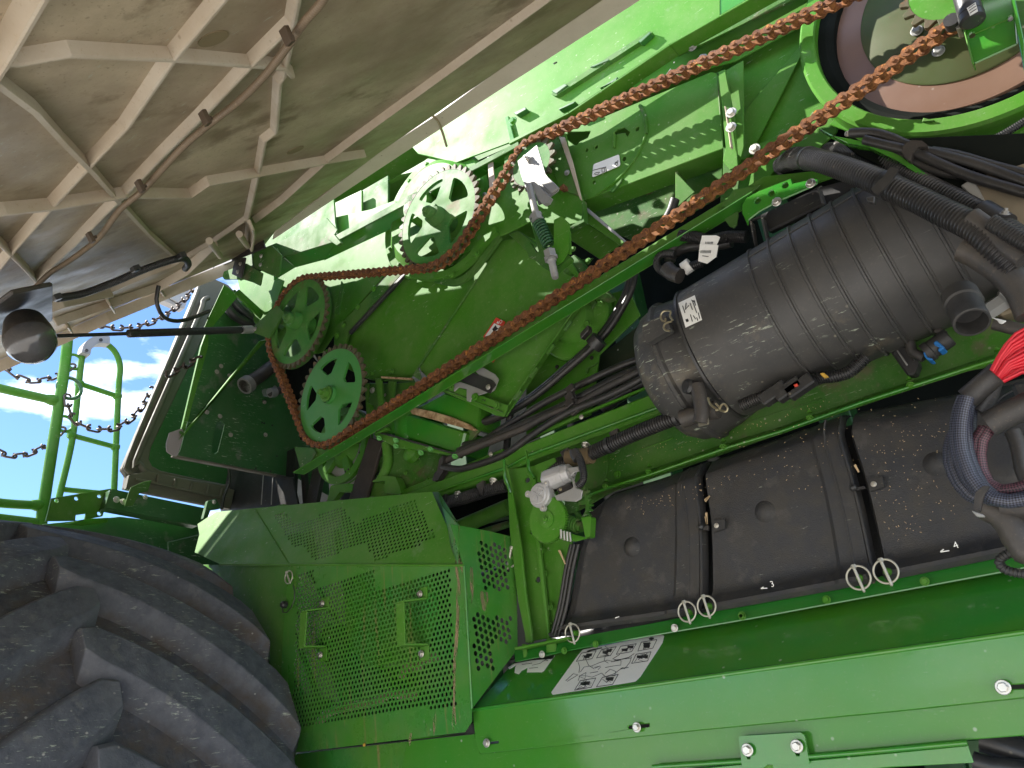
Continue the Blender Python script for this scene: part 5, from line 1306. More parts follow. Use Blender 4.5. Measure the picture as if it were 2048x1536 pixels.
# ================================================================== bulkhead, seal frame, braces (facing along the machine)
def bulkhead():
    XB = ('X', -2.62)
    t = thing('bulkhead_sheet', 'dirty dark green bulkhead sheet with bolts and slots left of the sprockets', 'bulkhead')
    H = [W("B 1000,1190 1005,1150 1025,1050 1045,1045 1062,1060 1058,1080 1030,1190 1015,1198", XB), W("B 1125,870 1125,850 1145,845 1180,870 1185,885 1160,890 1140,888", XB), W("B 1245,925 1238,900 1255,890 1290,905 1305,935", XB)]
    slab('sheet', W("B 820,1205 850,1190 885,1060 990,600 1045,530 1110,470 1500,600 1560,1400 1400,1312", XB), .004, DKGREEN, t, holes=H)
    nX = V((1, 0, 0))
    for s in ("B 1045,785 1025,812 1085,830 1300,887 1250,955 978,1003 1040,1022 1090,1110 1255,1110",): bolts(t, s, ('X', -2.615), .014, mat('dull_bolt', (.38,.35,.30), .5, metal=.4), n=nX)
    for s in "1250,1055 1288,1065 1310,1210 1210,1268 1280,1282 1240,1052".split(): slab('hole', circ(W("B "+s, ('X', -2.612))[0], .004, 8, V((0, 1, 0)), V((0, 0, 1))), .002, BLKMET, t, bev=0)
    slab('bottom_lip', W("B 820,1203 1392,1312 1392,1320 820,1212", ('X', -2.60)), .02, TANDK, t)
    t = thing('brace_angle', 'pale green upright brace angle on the left edge of the dark bulkhead', 'brace', 'brace angles on the bulkhead')
    H = [circ(W("B "+s, ('X', -2.55))[0], .003, 8, V((0, 1, 0)), V((0, 0, 1))) for s in ("965,680", "935,780", "922,835", "895,960", "880,1030")]
    slab('bar', W("B 952,690 985,600 985,690 870,1110 835,1210 822,1200 860,1080", ('X', -2.55)), .012, GREEN, t, holes=H)
    slab('end_ear', W("B 800,1100 865,1078 870,1110 838,1212 822,1210 788,1190 786,1150", ('X', -2.53)), .004, mat('worn_pale_paint', (.30,.27,.27), .6, dust=.3), t, rc=.01)
    slab('top_plate', W("B 1060,400 1130,450 1000,605 965,605 985,560", ('X', -2.56)), .006, GREEN, t)
    bolts(t, "B 1110,430 855,1100 985,560", ('X', -2.52), .010, GREEN2, n=nX)
    t = thing('brace_angle', 'pale green diagonal brace angle running from the left sprocket down across the bulkhead', 'brace', 'brace angles on the bulkhead')
    slab('bar', W("B 1230,665 1268,655 880,1090 870,1110", ('X', -2.5)), .02, GREEN, t, bev=.003)
    t = thing('pivot_strap', 'short green strap crossing behind the hinge above the bulkhead', 'strap')
    slab('strap', W("B 1110,440 1130,420 1250,530 1235,560", ('X', -2.45)), .01, GREEN, t)
    for s in ("B 1080,440 1120,500 1200,570", "B 1060,480 1100,540 1200,600"): tube('dark_pipe', W(s, ('X', -2.58)), .02, BLACKP, t)
    # hoses leaving the slots
    for s, l in (("B 1155,880 1185,860 1230,830 1290,785 1340,770", 'dusty brown hose coming out of the upper bulkhead slot'), ("B 1275,912 1310,905 1340,890", 'short dusty hose coming out of the lower bulkhead slot')):
        t = thing('bulkhead_hose', l, 'hose', 'hoses leaving the bulkhead'); P = W(s, ('X', -2.56)); r = .028 if '1155' in s else .016
        tube('hose', P, r, DUSTHOSE, t, seg=14); d = (P[1]-P[0]).normalized(); mesh('clamp', *lathe(P[0], d, [(0, r*1.3), (.03, r*1.3), (.032, r)], 18), STEEL, t, autos=.5)
    # seal frame (moulded door surround)
    XS = ('X', -2.95)
    t = thing('door_seal_frame', 'dusty tan moulded seal frame around a dark green sheet left of the bulkhead', 'seal frame')
    outer = W("B 945,392 1000,365 1080,400 1110,430 1400,700 1400,1500 1090,1460 590,1362 600,1300 578,1270", XS)
    inner = W("B 1010,500 1040,500 1180,640 1200,1375 1070,1345 765,1280 722,1258 705,1225 715,1170 985,600 1000,520", XS)
    slab('frame', outer, .03, TANDK, t, holes=[inner], rh=0, bev=.004)
    X2 = ('X', -2.92)
    ring = W("B 985,462 960,480 935,560 660,1190 660,1240 690,1290 760,1310 1060,1358", X2)
    tube('inner_bead', ring, .012, TANDK, t, seg=10); ring = W("B 940,420 900,520 620,1190 610,1280 640,1300", X2); tube('outer_bead', ring, .009, TANDK, t, seg=8)
    slab('inner_sheet', W("B 985,480 1250,640 1250,1390 1065,1360 715,1295 670,1250 690,1150", ('X', -3.02)), .01, DKGREEN, t)
    lowr = W("B 700,1280 1110,1370 1090,1460 595,1365 610,1300", ('X', -2.90)); slab('lower_moulding', lowr, .02, TANDK, t)
    for s in ("B 750,1300 742,1345", "B 830,1320 820,1362", "B 910,1335 898,1380", "B 985,1350 975,1395", "B 1050,1365 1040,1405"):
        a, b = W(s, ('X', -2.885)); tube('stiffener', [a, b], .006, TANDK, t, seg=6)
    tube('lower_bead', W("B 640,1320 760,1345 980,1395 1085,1410", ('X', -2.885)), .006, TANDK, t, seg=6)
    tube('thin_cable', W("B 1080,1265 1085,1330 1060,1400 1048,1465", ('X', -2.8)), .006, BLACKP, t, seg=8)
bulkhead()

# ================================================================== ladder, railing, chains, deck
def access():
    XL = ('X', -4.3); r = .0175
    t = thing('ladder', 'bright green tubular ladder with rounded top and grey clamp, standing in the sun', 'ladder')
    path = PX("B 265,1470 285,1380 345,1110 385,760 405,700 450,672 500,680 545,720 568,790 560,900 538,1400 536,1470")
    P = [hit(p, XL) for p in path]; tube('side_rail', P, r, GREEN, t, seg=18, step=.03)
    for s in ("B 375,868 555,928", "B 338,1112 545,1168", "B 296,1368 470,1385"): tube('rung', W(s, XL), r*.85, GREEN, t, seg=16)
    for s in ("B 375,868", "B 555,928", "B 338,1112", "B 545,1168"): 
        c = W(s, XL)[0]; mesh('weld_bead', *lathe(c+V((0, 0, 0)), V((0, 1, 0)), [(-.02, .018), (-.01, .023), (.01, .023), (.02, .018)], 16), GREEN, t, autos=.8)
    arc = [hit(p, ('X', -4.28)) for p in PX("B 395,735 405,700 440,672 480,668 508,672")]
    mesh('grey_clamp', *sweep(resample(cmr(arc), .02), 0, prof=[(-.032, -.024), (.032, -.024), (.032, .024), (-.032, .024)]), GREY, t, autos=.5)
    for s in ("B 408,712", "B 476,662"): mesh('bolt_hole', *lathe(W(s, ('X', -4.235))[0], V((1, 0, 0)), [(0, .010), (.006, .010)], 12), BLKMET, t, autos=.5)
    eyes = []
    for s in ("B 350,765", "B 305,1058"):
        c = W(s, XL)[0]; ring = [c+V((0, math.cos(a)*.045, math.sin(a)*.045)) for a in [2*math.pi*k/20 for k in range(21)]]; mesh('eye', *sweep(ring, .009, 8, cap=False), GREEN, t, smooth=True); eyes.append(c)
    XR = ('X', -3.7)
    t = thing('railing', 'dark green tubular railing post at the far left, its top in the sun', 'railing')
    tube('post', W("B 328,560 320,650 300,830 205,1450 190,1600", XR), .025, GREEN, t, seg=18, step=.05)
    for s in ("B -120,855 0,890 265,950", "B -120,1405 0,1432 195,1445", "B -120,1490 0,1505 175,1525"): tube('rail', W(s, XR), .0205, GREEN, t, seg=16)
    for s in ("B 258,948", "B 192,1445"):
        c = W(s, XR)[0]; mesh('weld_bead', *lathe(c, V((0, 1, 0)), [(-.04, .021), (-.015, .027), (.0, .027), (.015, .021)], 16), GREEN, t, autos=.8)
    c = W("B 328,890", XR)[0]; ring = [c+V((0, math.cos(a)*.055, math.sin(a)*.055)) for a in [2*math.pi*k/20 for k in range(21)]]; mesh('eye', *sweep(ring, .009, 8, cap=False), DKGREEN, t, smooth=True)
    # safety chains: oval links, each its own piece
    lk = [V((math.cos(a)*.013, math.sin(a)*.013+(.016 if math.sin(a) >= 0 else -.016), 0)) for a in [2*math.pi*k/14 for k in range(15)]]
    vs, fs = sweep(lk, .0055, 6, cap=False); me = bpy.data.meshes.new('link'); me.from_pydata([tuple(v) for v in vs], [], fs); me.materials.append(CHAINM)
    for f in me.polygons: f.use_smooth = True
    def hang(label, s, pl, scale=1.0):
        t = thing('safety_chain', label, 'safety chain', 'thin safety chains of the platform')
        P = resample(cmr([hit(p, pl) for p in PX(s)], 16), .044*scale)
        for k, (a, b) in enumerate(zip(P, P[1:])):
            d = (b-a).normalized(); q = d.to_track_quat('Y', 'X') @ Matrix.Rotation((k % 2)*math.pi/2+.4, 4, 'Y').to_quaternion()
            place('link', me, (a+b)/2, t, rot=q, scale=scale)
    hang('thin safety chain in a low curve from the railing eye to the seal frame', "B 318,925 330,1000 370,1055 430,1078 500,1085 560,1072 630,1025 680,965 720,890", ('X', -3.66), 1.1)
    hang('thin safety chain sagging across the sky just under the tan cover', "B 440,580 500,598 560,605 640,600 720,575 790,540 850,490 900,440 950,385", ('X', -3.9), 1.15)
    hang('thin safety chain from the upper ladder eye to the left picture edge', "B 350,780 280,825 210,850 130,855 60,820 10,765 -20,720", XL, 1.15)
    hang('thin safety chain from the lower ladder eye to the left picture edge', "B 300,1080 230,1150 160,1190 90,1210 30,1205 -30,1180", XL, 1.15)
    hang('short safety chain end hooked on the brace angle of the bulkhead', "B 790,825 840,805 890,775 945,742", ('X', -2.5), .9)
    # grey plastic object behind the cover end (mirror housing)
    t = thing('grey_side_box', 'small grey moulded box behind the end of the tan cover', 'mirror housing')
    slab('shell', W("B 760,465 850,420 960,380 900,440 875,515", ('X', -4.6)), .08, GREY, t, bev=.01); slab('inner_face', W("B 800,460 870,425 880,440 850,490", ('X', -4.58)), .01, STEEL, t)
    # deck
    t = thing('platform_deck', 'green platform deck edge with cut-outs between the tyre and the ladder', 'deck')
    XD = ('X', -2.95)
    slab('lit_face', W("L 245,218 275,97 592,45 548,192 400,218 405,185 460,178 450,215", XD), .01, GREEN, t, holes=[circ(W("L "+s, XD)[0], .008, 8, V((0, 1, 0)), V((0, 0, 1))) for s in ("302,110", "408,98", "530,85", "530,178")] )
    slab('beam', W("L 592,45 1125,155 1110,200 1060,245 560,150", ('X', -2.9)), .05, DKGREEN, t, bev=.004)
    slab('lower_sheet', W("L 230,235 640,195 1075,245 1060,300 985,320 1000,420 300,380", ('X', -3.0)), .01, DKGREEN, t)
    slab('lit_sheet_below', W("L 340,235 480,205 580,200 575,225 440,240", ('X', -2.97)), .01, GREEN, t)
    slab('z_bracket', W("L 700,38 760,10 810,0 790,60 745,70 710,135 665,140 690,60", ('X', -2.8)), .006, GREEN2, t)
    bolts(t, "L 622,105 658,115", ('X', -2.84), .018, ZINC, n=V((1, 0, 0))); bolts(t, "L 775,92", ('X', -2.84), .014, ZINC, n=V((1, 0, 0)))
    slab('end_bracket', W("L 1085,205 1110,110 1155,100 1180,150 1110,160", ('X', -2.6)), .02, DKGREEN, t); bolts(t, "L 1142,118", ('X', -2.58), .012, ZINC, n=V((1, 0, 0)))
    slab('link_sheet', W("L 900,330 1065,290 1075,230 1150,175 1300,230 1400,700 900,600", ('X', -2.75)), .01, DKGREEN, t)
access()

# ================================================================== black canister
def canister():
    t = thing('air_filter_canister', 'big ribbed black plastic canister lying along the green rail', 'canister')
    YA = .04
    axL = V((-.585, YA, EYE.z+.735)); axR = V((-.02, YA+.01, EYE.z+.790)); d = (axR-axL); L_ = d.length; e = d.normalized()
    def R_(u): return .157+.011*u
    pf = [(-.004, .0), (-.004, .135), (0, .148), (.006, R_(0))]
    ribs = [.225+.094*k for k in range(9)]
    u = .02; xs = []
    for k in range(9): pass
    for rb in ribs:
        x = L_*(.12+rb*.86)
        if x < L_*.98: pf += [(x-.004, R_(x/L_)), (x-.003, R_(x/L_)+.0028), (x+.0010, R_(x/L_)+.0028), (x+.0025, R_(x/L_)-.001), (x+.006, R_(x/L_)-.001), (x+.007, R_(x/L_))]
    pf += [(L_-.012, R_(1)), (L_, R_(1)-.012)]
    mesh('drum', *lathe(axL, e, pf, 96), CAN, t, autos=.5)
    tube('mould_line', [axL+e*x+V((0, -math.cos(.62), math.sin(.62)))*(R_(x/L_)+.0012) for x in [L_*k/20 for k in range(6, 20)]], .0012, CAN, t, seg=5, smooth_path=False)
    # back cone at the right
    mesh('neck', *lathe(axR, e, [(0, .155), (.012, .150), (.03, .135), (.045, .12), (.05, .08), (.07, .07)], 64), CAN, t, autos=.5)
    # end bowl on the left (larger, set behind)
    bowl_c = axL+V((-.012, .035, 0.005))
    mesh('parting_ring', *lathe(axL, -e, [(-.006, .152), (-.004, R_(0)+.003), (.002, R_(0)+.003), (.004, .152)], 80), BLACKP, t, autos=.5)
    mesh('end_bowl', *lathe(bowl_c, -e, [(-.03, .150), (0, .158), (.03, .164), (.055, .168), (.06, .175), (.068, .175), (.072, .168), (.10, .162), (.125, .145), (.145, .11), (.157, .06), (.16, 0)], 80), CAN, t, autos=.7)
    sh = [bowl_c-e*.0+V((0, -math.cos(a)*.170, math.sin(a)*.170)) for a in [k*.12 for k in range(-14, 14)]]
    # moulded strap and lug
    slab('moulded_lug', W("H 95,760 210,715 240,790 118,862 95,830", YA-.165), .02, CAN, t, rc=.006)
    # wire clips
    for s in (("H 250,745 235,720 240,700 222,695 200,700 188,720 195,745 215,748 212,735", "H 235,800 212,795 203,780 208,765 225,755 245,750"), ("H 430,1140 440,1170 460,1190 480,1200 492,1195 470,1170", "H 480,1200 520,1212 530,1195 515,1172 498,1180 490,1200 470,1205")):
        for q in s: tube('wire_clip', W(q, YA-.165), .0024, SHINE, t, seg=7, step=.004)
    # upper mounting tab, dark plastic with gussets
    slab('mount_web', W("H 645,230 700,200 735,280 1000,150 1040,130 1010,50 700,215", YA-.02), .01, CAN, t)
    slab('mount_block', W("H 690,205 1000,60 1300,-20 1330,130 1000,160 740,290", YA-.035), .02, BLACKP, t, bev=.004)
    for s in ("H 640,225 652,235 672,380 660,330", "H 695,208 712,215 738,360 722,330", "H 985,60 1000,60 1030,150 1010,150", "H 1050,150 1070,150 1100,210 1085,215"): slab('gusset_fin', W(s, YA-.06), .02, CAN, t, bev=.003)
    # outlet
    oc, o1 = W("S 1250,790", -.09)[0], W("S 1400,1130", -.125)[0]; ox = (o1-oc).normalized()
    mesh('outlet_pipe', *lathe(oc-ox*.01, ox, [(-.03, .029), (0, .031), (.003, .028), (.036, .0275), (.038, .0285), (.052, .0285), (.053, .027), (.053, .0245), (.02, .024), (.015, 0)], 48), CAN, t, autos=.5)
    # label
    def oncan(s, lift=.001):
        o = []
        for p in PX(s):
            dd = ray(p); best = None
            q = EYE-axL; a = dd-e*dd.dot(e); b = q-e*q.dot(e)
            for it in range(3):
                r = .1535 if it == 0 else R_(((EYE+dd*best)-axL).dot(e)/L_)+lift
                A = a.dot(a); B = 2*a.dot(b); C_ = b.dot(b)-r*r; D_ = B*B-4*A*C_
                if D_ < 0: D_ = 0
                best = (-B-math.sqrt(D_))/(2*A)
            o.append(EYE+dd*best)
        return o
    t2 = thing('canister_label', 'white printed label stuck on the left end of the black canister', 'label')
    cs = PX("H 278,655 362,615 400,742 315,782"); gv = []; gf = []
    for j in range(9):
        for i in range(9):
            u, v = i/8, j/8; q = (V(cs[0]).lerp(V(cs[1]), u)).lerp(V(cs[3]).lerp(V(cs[2]), u), v); gv.append(q)
    gv = oncan("Z "+" ".join("%f,%f" % (q.x, q.y) for q in gv), .0012)
    gf = [(j*9+i, j*9+i+1, j*9+i+10, j*9+i+9) for j in range(8) for i in range(8)]
    mesh('label_sheet', gv, gf, WHITE, t2, smooth=True)
    for s in ("H 350,645 360,672 372,705", "H 358,640 367,668", "H 338,655 350,690", "H 300,670 312,705", "H 355,720 366,738", "H 340,715 350,750", "H 380,705 388,735", "H 372,730 378,745"): tube('print', oncan(s, .0022), .0009, INK, t2, seg=4)
    tube('print', oncan("H 318,655 308,668 312,685 325,692 335,680 332,668", .0022), .0011, INK, t2, seg=4); tube('print', oncan("H 345,640 358,636 364,648 352,655 345,640", .0022), .0009, INK, t2, seg=4)
    slab('print_block', oncan("H 314,740 326,735 332,748 320,754", .0022), .0004, INK, t2, bev=0)
    # green bracket on top
    t = thing('canister_bracket', 'bright green curved bracket with holes bolted on top of the black canister', 'bracket')
    pl = -.02
    H = [circ(W(s, pl)[0], .0065, 12) for s in ("G 420,1265", "G 325,1318", "G 230,1370")]
    slab('plate', W("G 135,1480 120,1450 120,1400 150,1350 240,1300 460,1215 470,1250 640,1215 640,1250 600,1275 380,1370 240,1445 170,1500 160,1540", pl), .006, GREEN3, t, holes=H, bev=.002)
    slab('front_fold', W("G 640,870 720,920 860,945 1000,975 1200,1060 1400,1200 1600,1310 1800,1420 1795,1432 1580,1330 1380,1230 1180,1095 980,1000 840,975", -.15), .02, GREEN3, t, bev=.002)
    bolts(t, "G 592,1252 360,1378", pl-.004, .0155, ZINC); 
    bolt(t, W("G 775,985", -.04)[0], .013, ZINC); bolt(t, W("G 845,912", -.04)[0], .010, ZINC, stud=True)
    return oncan
ONCAN = canister()

# ================================================================== hoses and looms
def hoses():
    tube0, corr0 = globals()['tube'], globals()['corr']; KS = .76
    def tube(n_, P, r, m, t=None, **k): return tube0(n_, P, r*KS, m, t, **k)
    def corr(n_, P, r, m, t=None, **k): k['pitch'] = k.get('pitch', .006)*.8; return corr0(n_, P, r*KS, m, t, **k)
    def hose(label, s, y, r, kind='tube', m=HOSE, name='hose', group=None, **k):
        t = thing(name, label, name.replace('_', ' '), group)
        pts = PX(s); ys = y if isinstance(y, list) else [y]*len(pts)
        P = [hit(p, ('Y', v)) for p, v in zip(pts, ys)]
        (corr if kind == 'corr' else tube)('hose_body', P, r, m, t, **k); return t, P
    def band(t, P, u, r, m=BLACKP, w=.014, name='band'):
        Q = cmr(P, 12); i = int(u*(len(Q)-2)); d = (Q[i+1]-Q[i]).normalized(); mesh(name, *lathe(Q[i]-d*w/2, d, [(0, r*KS), (w, r*KS)], 26), m, t, autos=.5); return Q[i], d
    # two big corrugated hoses upper right
    t, P = hose('thick corrugated black hose curving over the top of the canister', "G 400,1130 470,1090 560,1080 700,1110 900,1180 1100,1260 1300,1350 1500,1450 1700,1550 1850,1680 2000,1830", [.10,.02,-.08,-.13,-.16,-.18,-.19,-.20,-.21,-.21,-.2], .030, 'corr', pitch=.0085, depth=.14, name='corrugated_hose', group='big corrugated hoses over the canister')
    c, d = band(t, P, .52, .0325, w=.02); band(t, P, .22, .032, w=.01); tube('split_line', [p+V((.0, -.006, -.020)) for p in P[2:]], .002, BLACKP, t, seg=5)
    t, P = hose('second corrugated black hose lying just above the thick one', "G 720,1030 850,1035 1000,1070 1200,1160 1400,1270 1600,1370 1800,1480 2000,1610 2100,1690", [.0,-.06,-.10,-.12,-.14,-.15,-.16,-.17,-.17], .024, 'corr', pitch=.0075, depth=.14, name='corrugated_hose', group='big corrugated hoses over the canister')
    band(t, P, .78, .030, w=.05)
    slab('cable_tie', W("G 1130,1140 1195,1150 1150,1230 1045,1330 1020,1310 1000,1290 1100,1190", -.24), .004, BLACKP, t, rc=.004); slab('tie_buckle', W("G 965,1345 1030,1335 1025,1385 975,1370", -.25), .012, BLACKP, t)
    # four smooth hoses right
    for i, (s, y, r) in enumerate((("G 860,910 1000,905 1130,935 1300,1010 1500,1060 1750,1130 2100,1260", -.145, .0120), ("G 960,955 1100,990 1300,1040 1500,1130 1700,1210 2100,1330", -.150, .0122), ("G 1050,985 1200,1060 1350,1130 1500,1180 1700,1200", -.14, .0110), ("G 1420,1030 1600,1060 1800,1120 2100,1200", -.14, .0110))):
        hose(('upper smooth black hose right of the metal band', 'middle smooth black hose passing through the metal band', 'lower smooth black hose under the metal band', 'short black hose behind the banded bundle')[i], s, y, r, name='rubber_hose', group='smooth hoses right of the disc')
    t = thing('hose_band', 'dusty metal band strapping the smooth hoses below the disc ring', 'band')
    slab('band', W("G 1215,1040 1225,990 1280,955 1350,960 1390,990 1385,1000 1330,1000 1280,1050 1270,1100 1240,1080", -.165), .03, BLKMET, t, rc=.004)
    t, P = hose('thin ribbed loom running under the disc ring to the right edge', "G 1400,1010 1600,1000 1800,960 1900,920 2100,800", .05, .010, 'corr', pitch=.005, depth=.12, name='ribbed_loom')
    slab('loom_clip', W("G 1815,965 1880,930 1885,985 1825,990", .03), .01, TANDK, t)
    # tan sheet metal in the right gap
    t = thing('grey_heat_shield', 'dusty grey brown folded shield behind the hoses at the right edge', 'shield')
    slab('sheet', W("G 1620,1270 1700,1215 2100,1100 2200,1700 1900,1500 1740,1380", -.135), .01, mat('dusty_alu', (.20,.17,.12), .6, dust=.6, dustcol=(.24,.18,.11), patch=.3), t)
    slab('fold', W("G 1615,1265 1700,1215 1810,1420 1790,1435", -.145), .01, STEEL, t)
    t = thing('painted_void_right', 'near-black sheets painting the dark void behind the hoses right of the canister bracket', 'machine panel')
    slab('sheet', W("G 560,880 2200,880 2200,1900 600,1500 350,1250", .22), .01, DARK, t); slab('front_void_sheet', W("G 800,965 1300,940 2200,900 2200,1740 1900,1540 1500,1330 1100,1150 900,1050", -.128), .008, DARK, t)  # both near-black sheets paint the void; the front one hides the drum end
    # wrapped muddy bundle, lower right of the hoses
    t, P = hose('muddy tape wrapped bundle bending down at the right edge', "H 1740,375 1800,400 1880,450 1960,510 2040,600 2090,720", -.19, .030, m=DUSTHOSE, name='wrapped_bundle')
    t, P = hose('thinner muddy wrapped bundle above the thick one at the right edge', "H 1780,215 1880,290 1960,370 2050,430", -.22, .021, m=DUSTHOSE, name='wrapped_bundle')
    t, P = hose('small ribbed black loom at the far right edge', "H 1880,240 1960,290 2100,370", -.24, .017, 'corr', pitch=.006, name='ribbed_loom'); bolt(t, hit(PX("H 1950,200")[0], ('Y', -.2)), .011, STEEL, stud=True, n=V((.5, -.5, .6)))
    # hoses between elevator and rail
    t, P = hose('pair of shiny black tubes sweeping down from behind the chain channel', "I 1580,-60 1560,60 1500,190 1400,350 1280,480 1120,620 980,740 860,830 720,910 600,960 480,990", [.12]*11, .0165, name='rubber_hose', group='black hoses between elevator and rail')
    tube('second_tube', [p+V((.017, -.008, -.004)) for p in P], .012, HOSE, t)
    c = hit(PX("I 1345,420")[0], ('Y', .08)); d = (P[3]-P[4]).normalized(); mesh('hose_clamp', *lathe(c-d*.016, d, [(0, .024), (.026, .024)], 20), BLACKP, t, autos=.5); MB().box(c+V((-.01, -.03, .02)), d*.016, V((0, .01, 0)), V((0, 0, .008))).build('clamp_bolt', BLKMET, t, bev=.002)
    defs = (("I 1760,500 1500,590 1200,730 1000,830 850,920 700,1010 560,1100 400,1130", .10, .0125, 'uppermost of the four hoses above the rail'),
            ("I 1760,560 1500,660 1250,790 1050,890 850,980 600,1090 400,1170", .085, .0145, 'second hose in the bundle above the rail'),
            ("I 1760,560 1600,640 1400,740 1200,850 1000,930 850,1010 650,1090 430,1180 300,1240", .07, .0135, 'third hose in the bundle above the rail'),
            ("I 1780,590 1600,700 1400,800 1200,880 1050,960 900,1060 750,1170 650,1220 500,1270 400,1290 290,1275", .055, .0125, 'lowest hose of the bundle, bending away to a dark clamp on the rail'))
    for s, y, r, l in defs: hose(l, s, y, r, name='rubber_hose', group='black hoses between elevator and rail', m=DUSTHOSE if 'third' in l else HOSE)
    t = thing('hose_tie', 'small metal tie holding the four hoses above the rail together', 'tie')
    for s in ("I 1165,745", "I 1160,800", "I 1158,840", "I 1190,890"):
        c = W(s, .055)[0]; MB().box(c, V((.012, 0, .004)), V((0, .006, 0)), V((-.003, 0, .010))).build('tie_block', BLKMET, t, bev=.002)
    slab('tie_strap', W("I 1145,735 1175,725 1200,790 1215,900 1185,915 1160,850", .058), .004, BLACKP, t)
    t = thing('hose_y_clamp', 'dark forked clamp where the lowest hose meets the rail', 'clamp')
    slab('fork', W("Q 1360,950 1390,920 1380,1000 1390,1030 1350,1090 1325,1095 1345,1030", .05), .02, BLKMET, t, rc=.003); tube('tail', W("Q 1380,1030 1340,1060 1330,1100", .08), .012, HOSE, t)
    t, P = hose('glossy black pipe under the canister behind the rail', "I 1380,870 1500,780 1650,700 1900,620", .11, .026, m=BLACKP, name='black_pipe'); band(t, P, .55, .03)
    t, P = hose('dark vertical hoses crossing behind the rail', "Q 1820,900 1830,760 1850,600", .14, .014, name='rubber_hose', group='black hoses between elevator and rail')
    # corrugated loom below the rail
    t, P = hose('corrugated black loom clipped under the rail between post and canister', "I 1290,1190 1400,1140 1600,1050 1800,970 1960,910 2048,880", .0, .0235, 'corr', pitch=.0082, depth=.16, name='corrugated_loom', group='corrugated looms under the rail')
    for u in (.25, .72): band(t, P, u, .026, w=.008)
    for s in ("I 1455,1050", "I 1810,905", "I 1120,1180"):
        c = W(s, .0)[0]; slab('clip', [c+V((-.012, 0, .006)), c+V((.014, 0, .010)), c+V((.012, 0, -.004)), c+V((.004, 0, -.018)), c+V((-.004, 0, -.018))], .01, BLKMET, t, rc=.002)
    tube('dusty_sleeve', [hit(p, ('Y', 0)) for p in PX("I 1150,1215 1200,1210 1310,1195")], .027, mat('caked_dust', (.17,.12,.06), .9, bump=1.0, bscale=110, col2=(.10,.07,.035)), t, seg=16)
    t, P = hose('corrugated black loom disappearing left behind the guard', "I 250,1540 350,1510 450,1485 600,1435 730,1400", .04, .0235, 'corr', pitch=.0082, depth=.16, name='corrugated_loom', group='corrugated looms under the rail')
    for s in ("I 545,1405", "I 290,1495"):
        c = W(s, .02)[0]; slab('clip', [c+V((-.014, 0, .006)), c+V((.014, 0, .012)), c+V((.014, 0, -.004)), c+V((.004, 0, -.03)), c+V((-.004, 0, -.018))], .01, BLKMET, t, rc=.002)
    t, P = hose('corrugated loom stub behind the small electric motor', "J 800,260 860,240 960,210 1020,190", .05, .024, 'corr', pitch=.008, name='corrugated_loom', group='corrugated looms under the rail')
    # canister left foot bundle
    t, P = hose('muddy wrapped cable joint below the left end of the canister', "H 370,1075 385,1120 395,1180 400,1230 390,1270", -.08, .020, m=DUSTHOSE, name='wrapped_bundle'); 
    tube('branch', W("H 300,1250 360,1230 420,1215 480,1200", -.05), .026, DUSTHOSE, t); slab('tape_tail', W("H 370,1240 430,1240 435,1275 380,1290", -.08), .004, TANDK, t); mesh('plug', *lathe(W("H 340,1085", -.08)[0], V((-.3, -1, 0)), [(-.02, .016), (.01, .016), (.014, .010)], 20), BLACKP, t, autos=.5)
    # under-canister loom
    t, P = hose('black ribbed loom and plugs hanging under the middle of the canister', "H 600,1180 700,1140 800,1120 900,1090 1000,1040 1080,1030 1150,1010 1200,970 1240,930", .0, .017, 'corr', pitch=.006, name='ribbed_loom')
    b = MB()
    for s in ("H 770,1120", "H 845,1100", "H 905,1085"): c = W(s, -.03)[0]; b.box(c, V((.028, 0, .008)), V((0, .014, 0)), V((-.004, 0, .012)))
    b.build('plug_block', BLACKP, t, bev=.003); slab('red_clip', W("H 865,1072 885,1065 890,1078 872,1085", -.05), .006, REDL, t); slab('yellow_tie', W("H 1000,1015 1020,1010 1045,1030 1020,1037", -.03), .01, YEL, t)
    # connectors on the green sheet right
    t = thing('black_connector', 'long black plug connector with slots on the green sheet under the canister', 'connector')
    slab('body', W("S 180,1330 430,1260 620,1536 560,1700 440,1700", .10), .03, BLACKP, t, bev=.004); slab('slot', W("S 290,1350 310,1345 460,1560 440,1580", .095), .006, STEEL, t); slab('slot', W("S 400,1330 430,1320 560,1500 530,1520", .095), .006, BLKMET, t)
    t = thing('blue_connector', 'blue and black plug connector on a muddy cable under the canister', 'connector')
    mesh('barrel', *lathe(W("S 700,1420", .06)[0], (W("S 900,1280", .06)[0]-W("S 700,1420", .06)[0]), [(0, .020), (.012, .020), (.014, .018), (.05, .018), (.052, .016)], 20), BLACKP, t, autos=.5)
    slab('blue_collar', W("S 668,1395 690,1385 720,1460 790,1475 800,1500 740,1506 690,1460", .04), .03, BLUEP, t, bev=.002); slab('blue_lock', W("S 805,1260 850,1230 960,1320 955,1345 880,1385 865,1350 900,1330 830,1300", .04), .03, BLUEP, t, bev=.002)
    tube('muddy_cable', W("S 480,1220 500,1300 530,1400 620,1480 690,1470", .07), .013, DUSTHOSE, t); tube('muddy_cable', W("S 830,1080 900,1090 950,1160 945,1220 920,1260", .07), .011, DUSTHOSE, t)
    for s in ("S 930,1235 890,1260", "S 945,1230 935,1300"): tube('orange_wire', W(s, .05), .0035, YEL, t, seg=8)
    t = thing('tape_end_plug', 'dusty metal pipe coupling with a flash of sun painted as a white patch right of the canister outlet', 'coupling')
    slab('valve_body', W("S 1480,720 1600,660 1830,600 1920,830 1700,900 1640,790 1520,780", -.0), .05, mat('dusty_brass', (.24,.19,.12), .5, metal=.3, dust=.5), t, bev=.006)
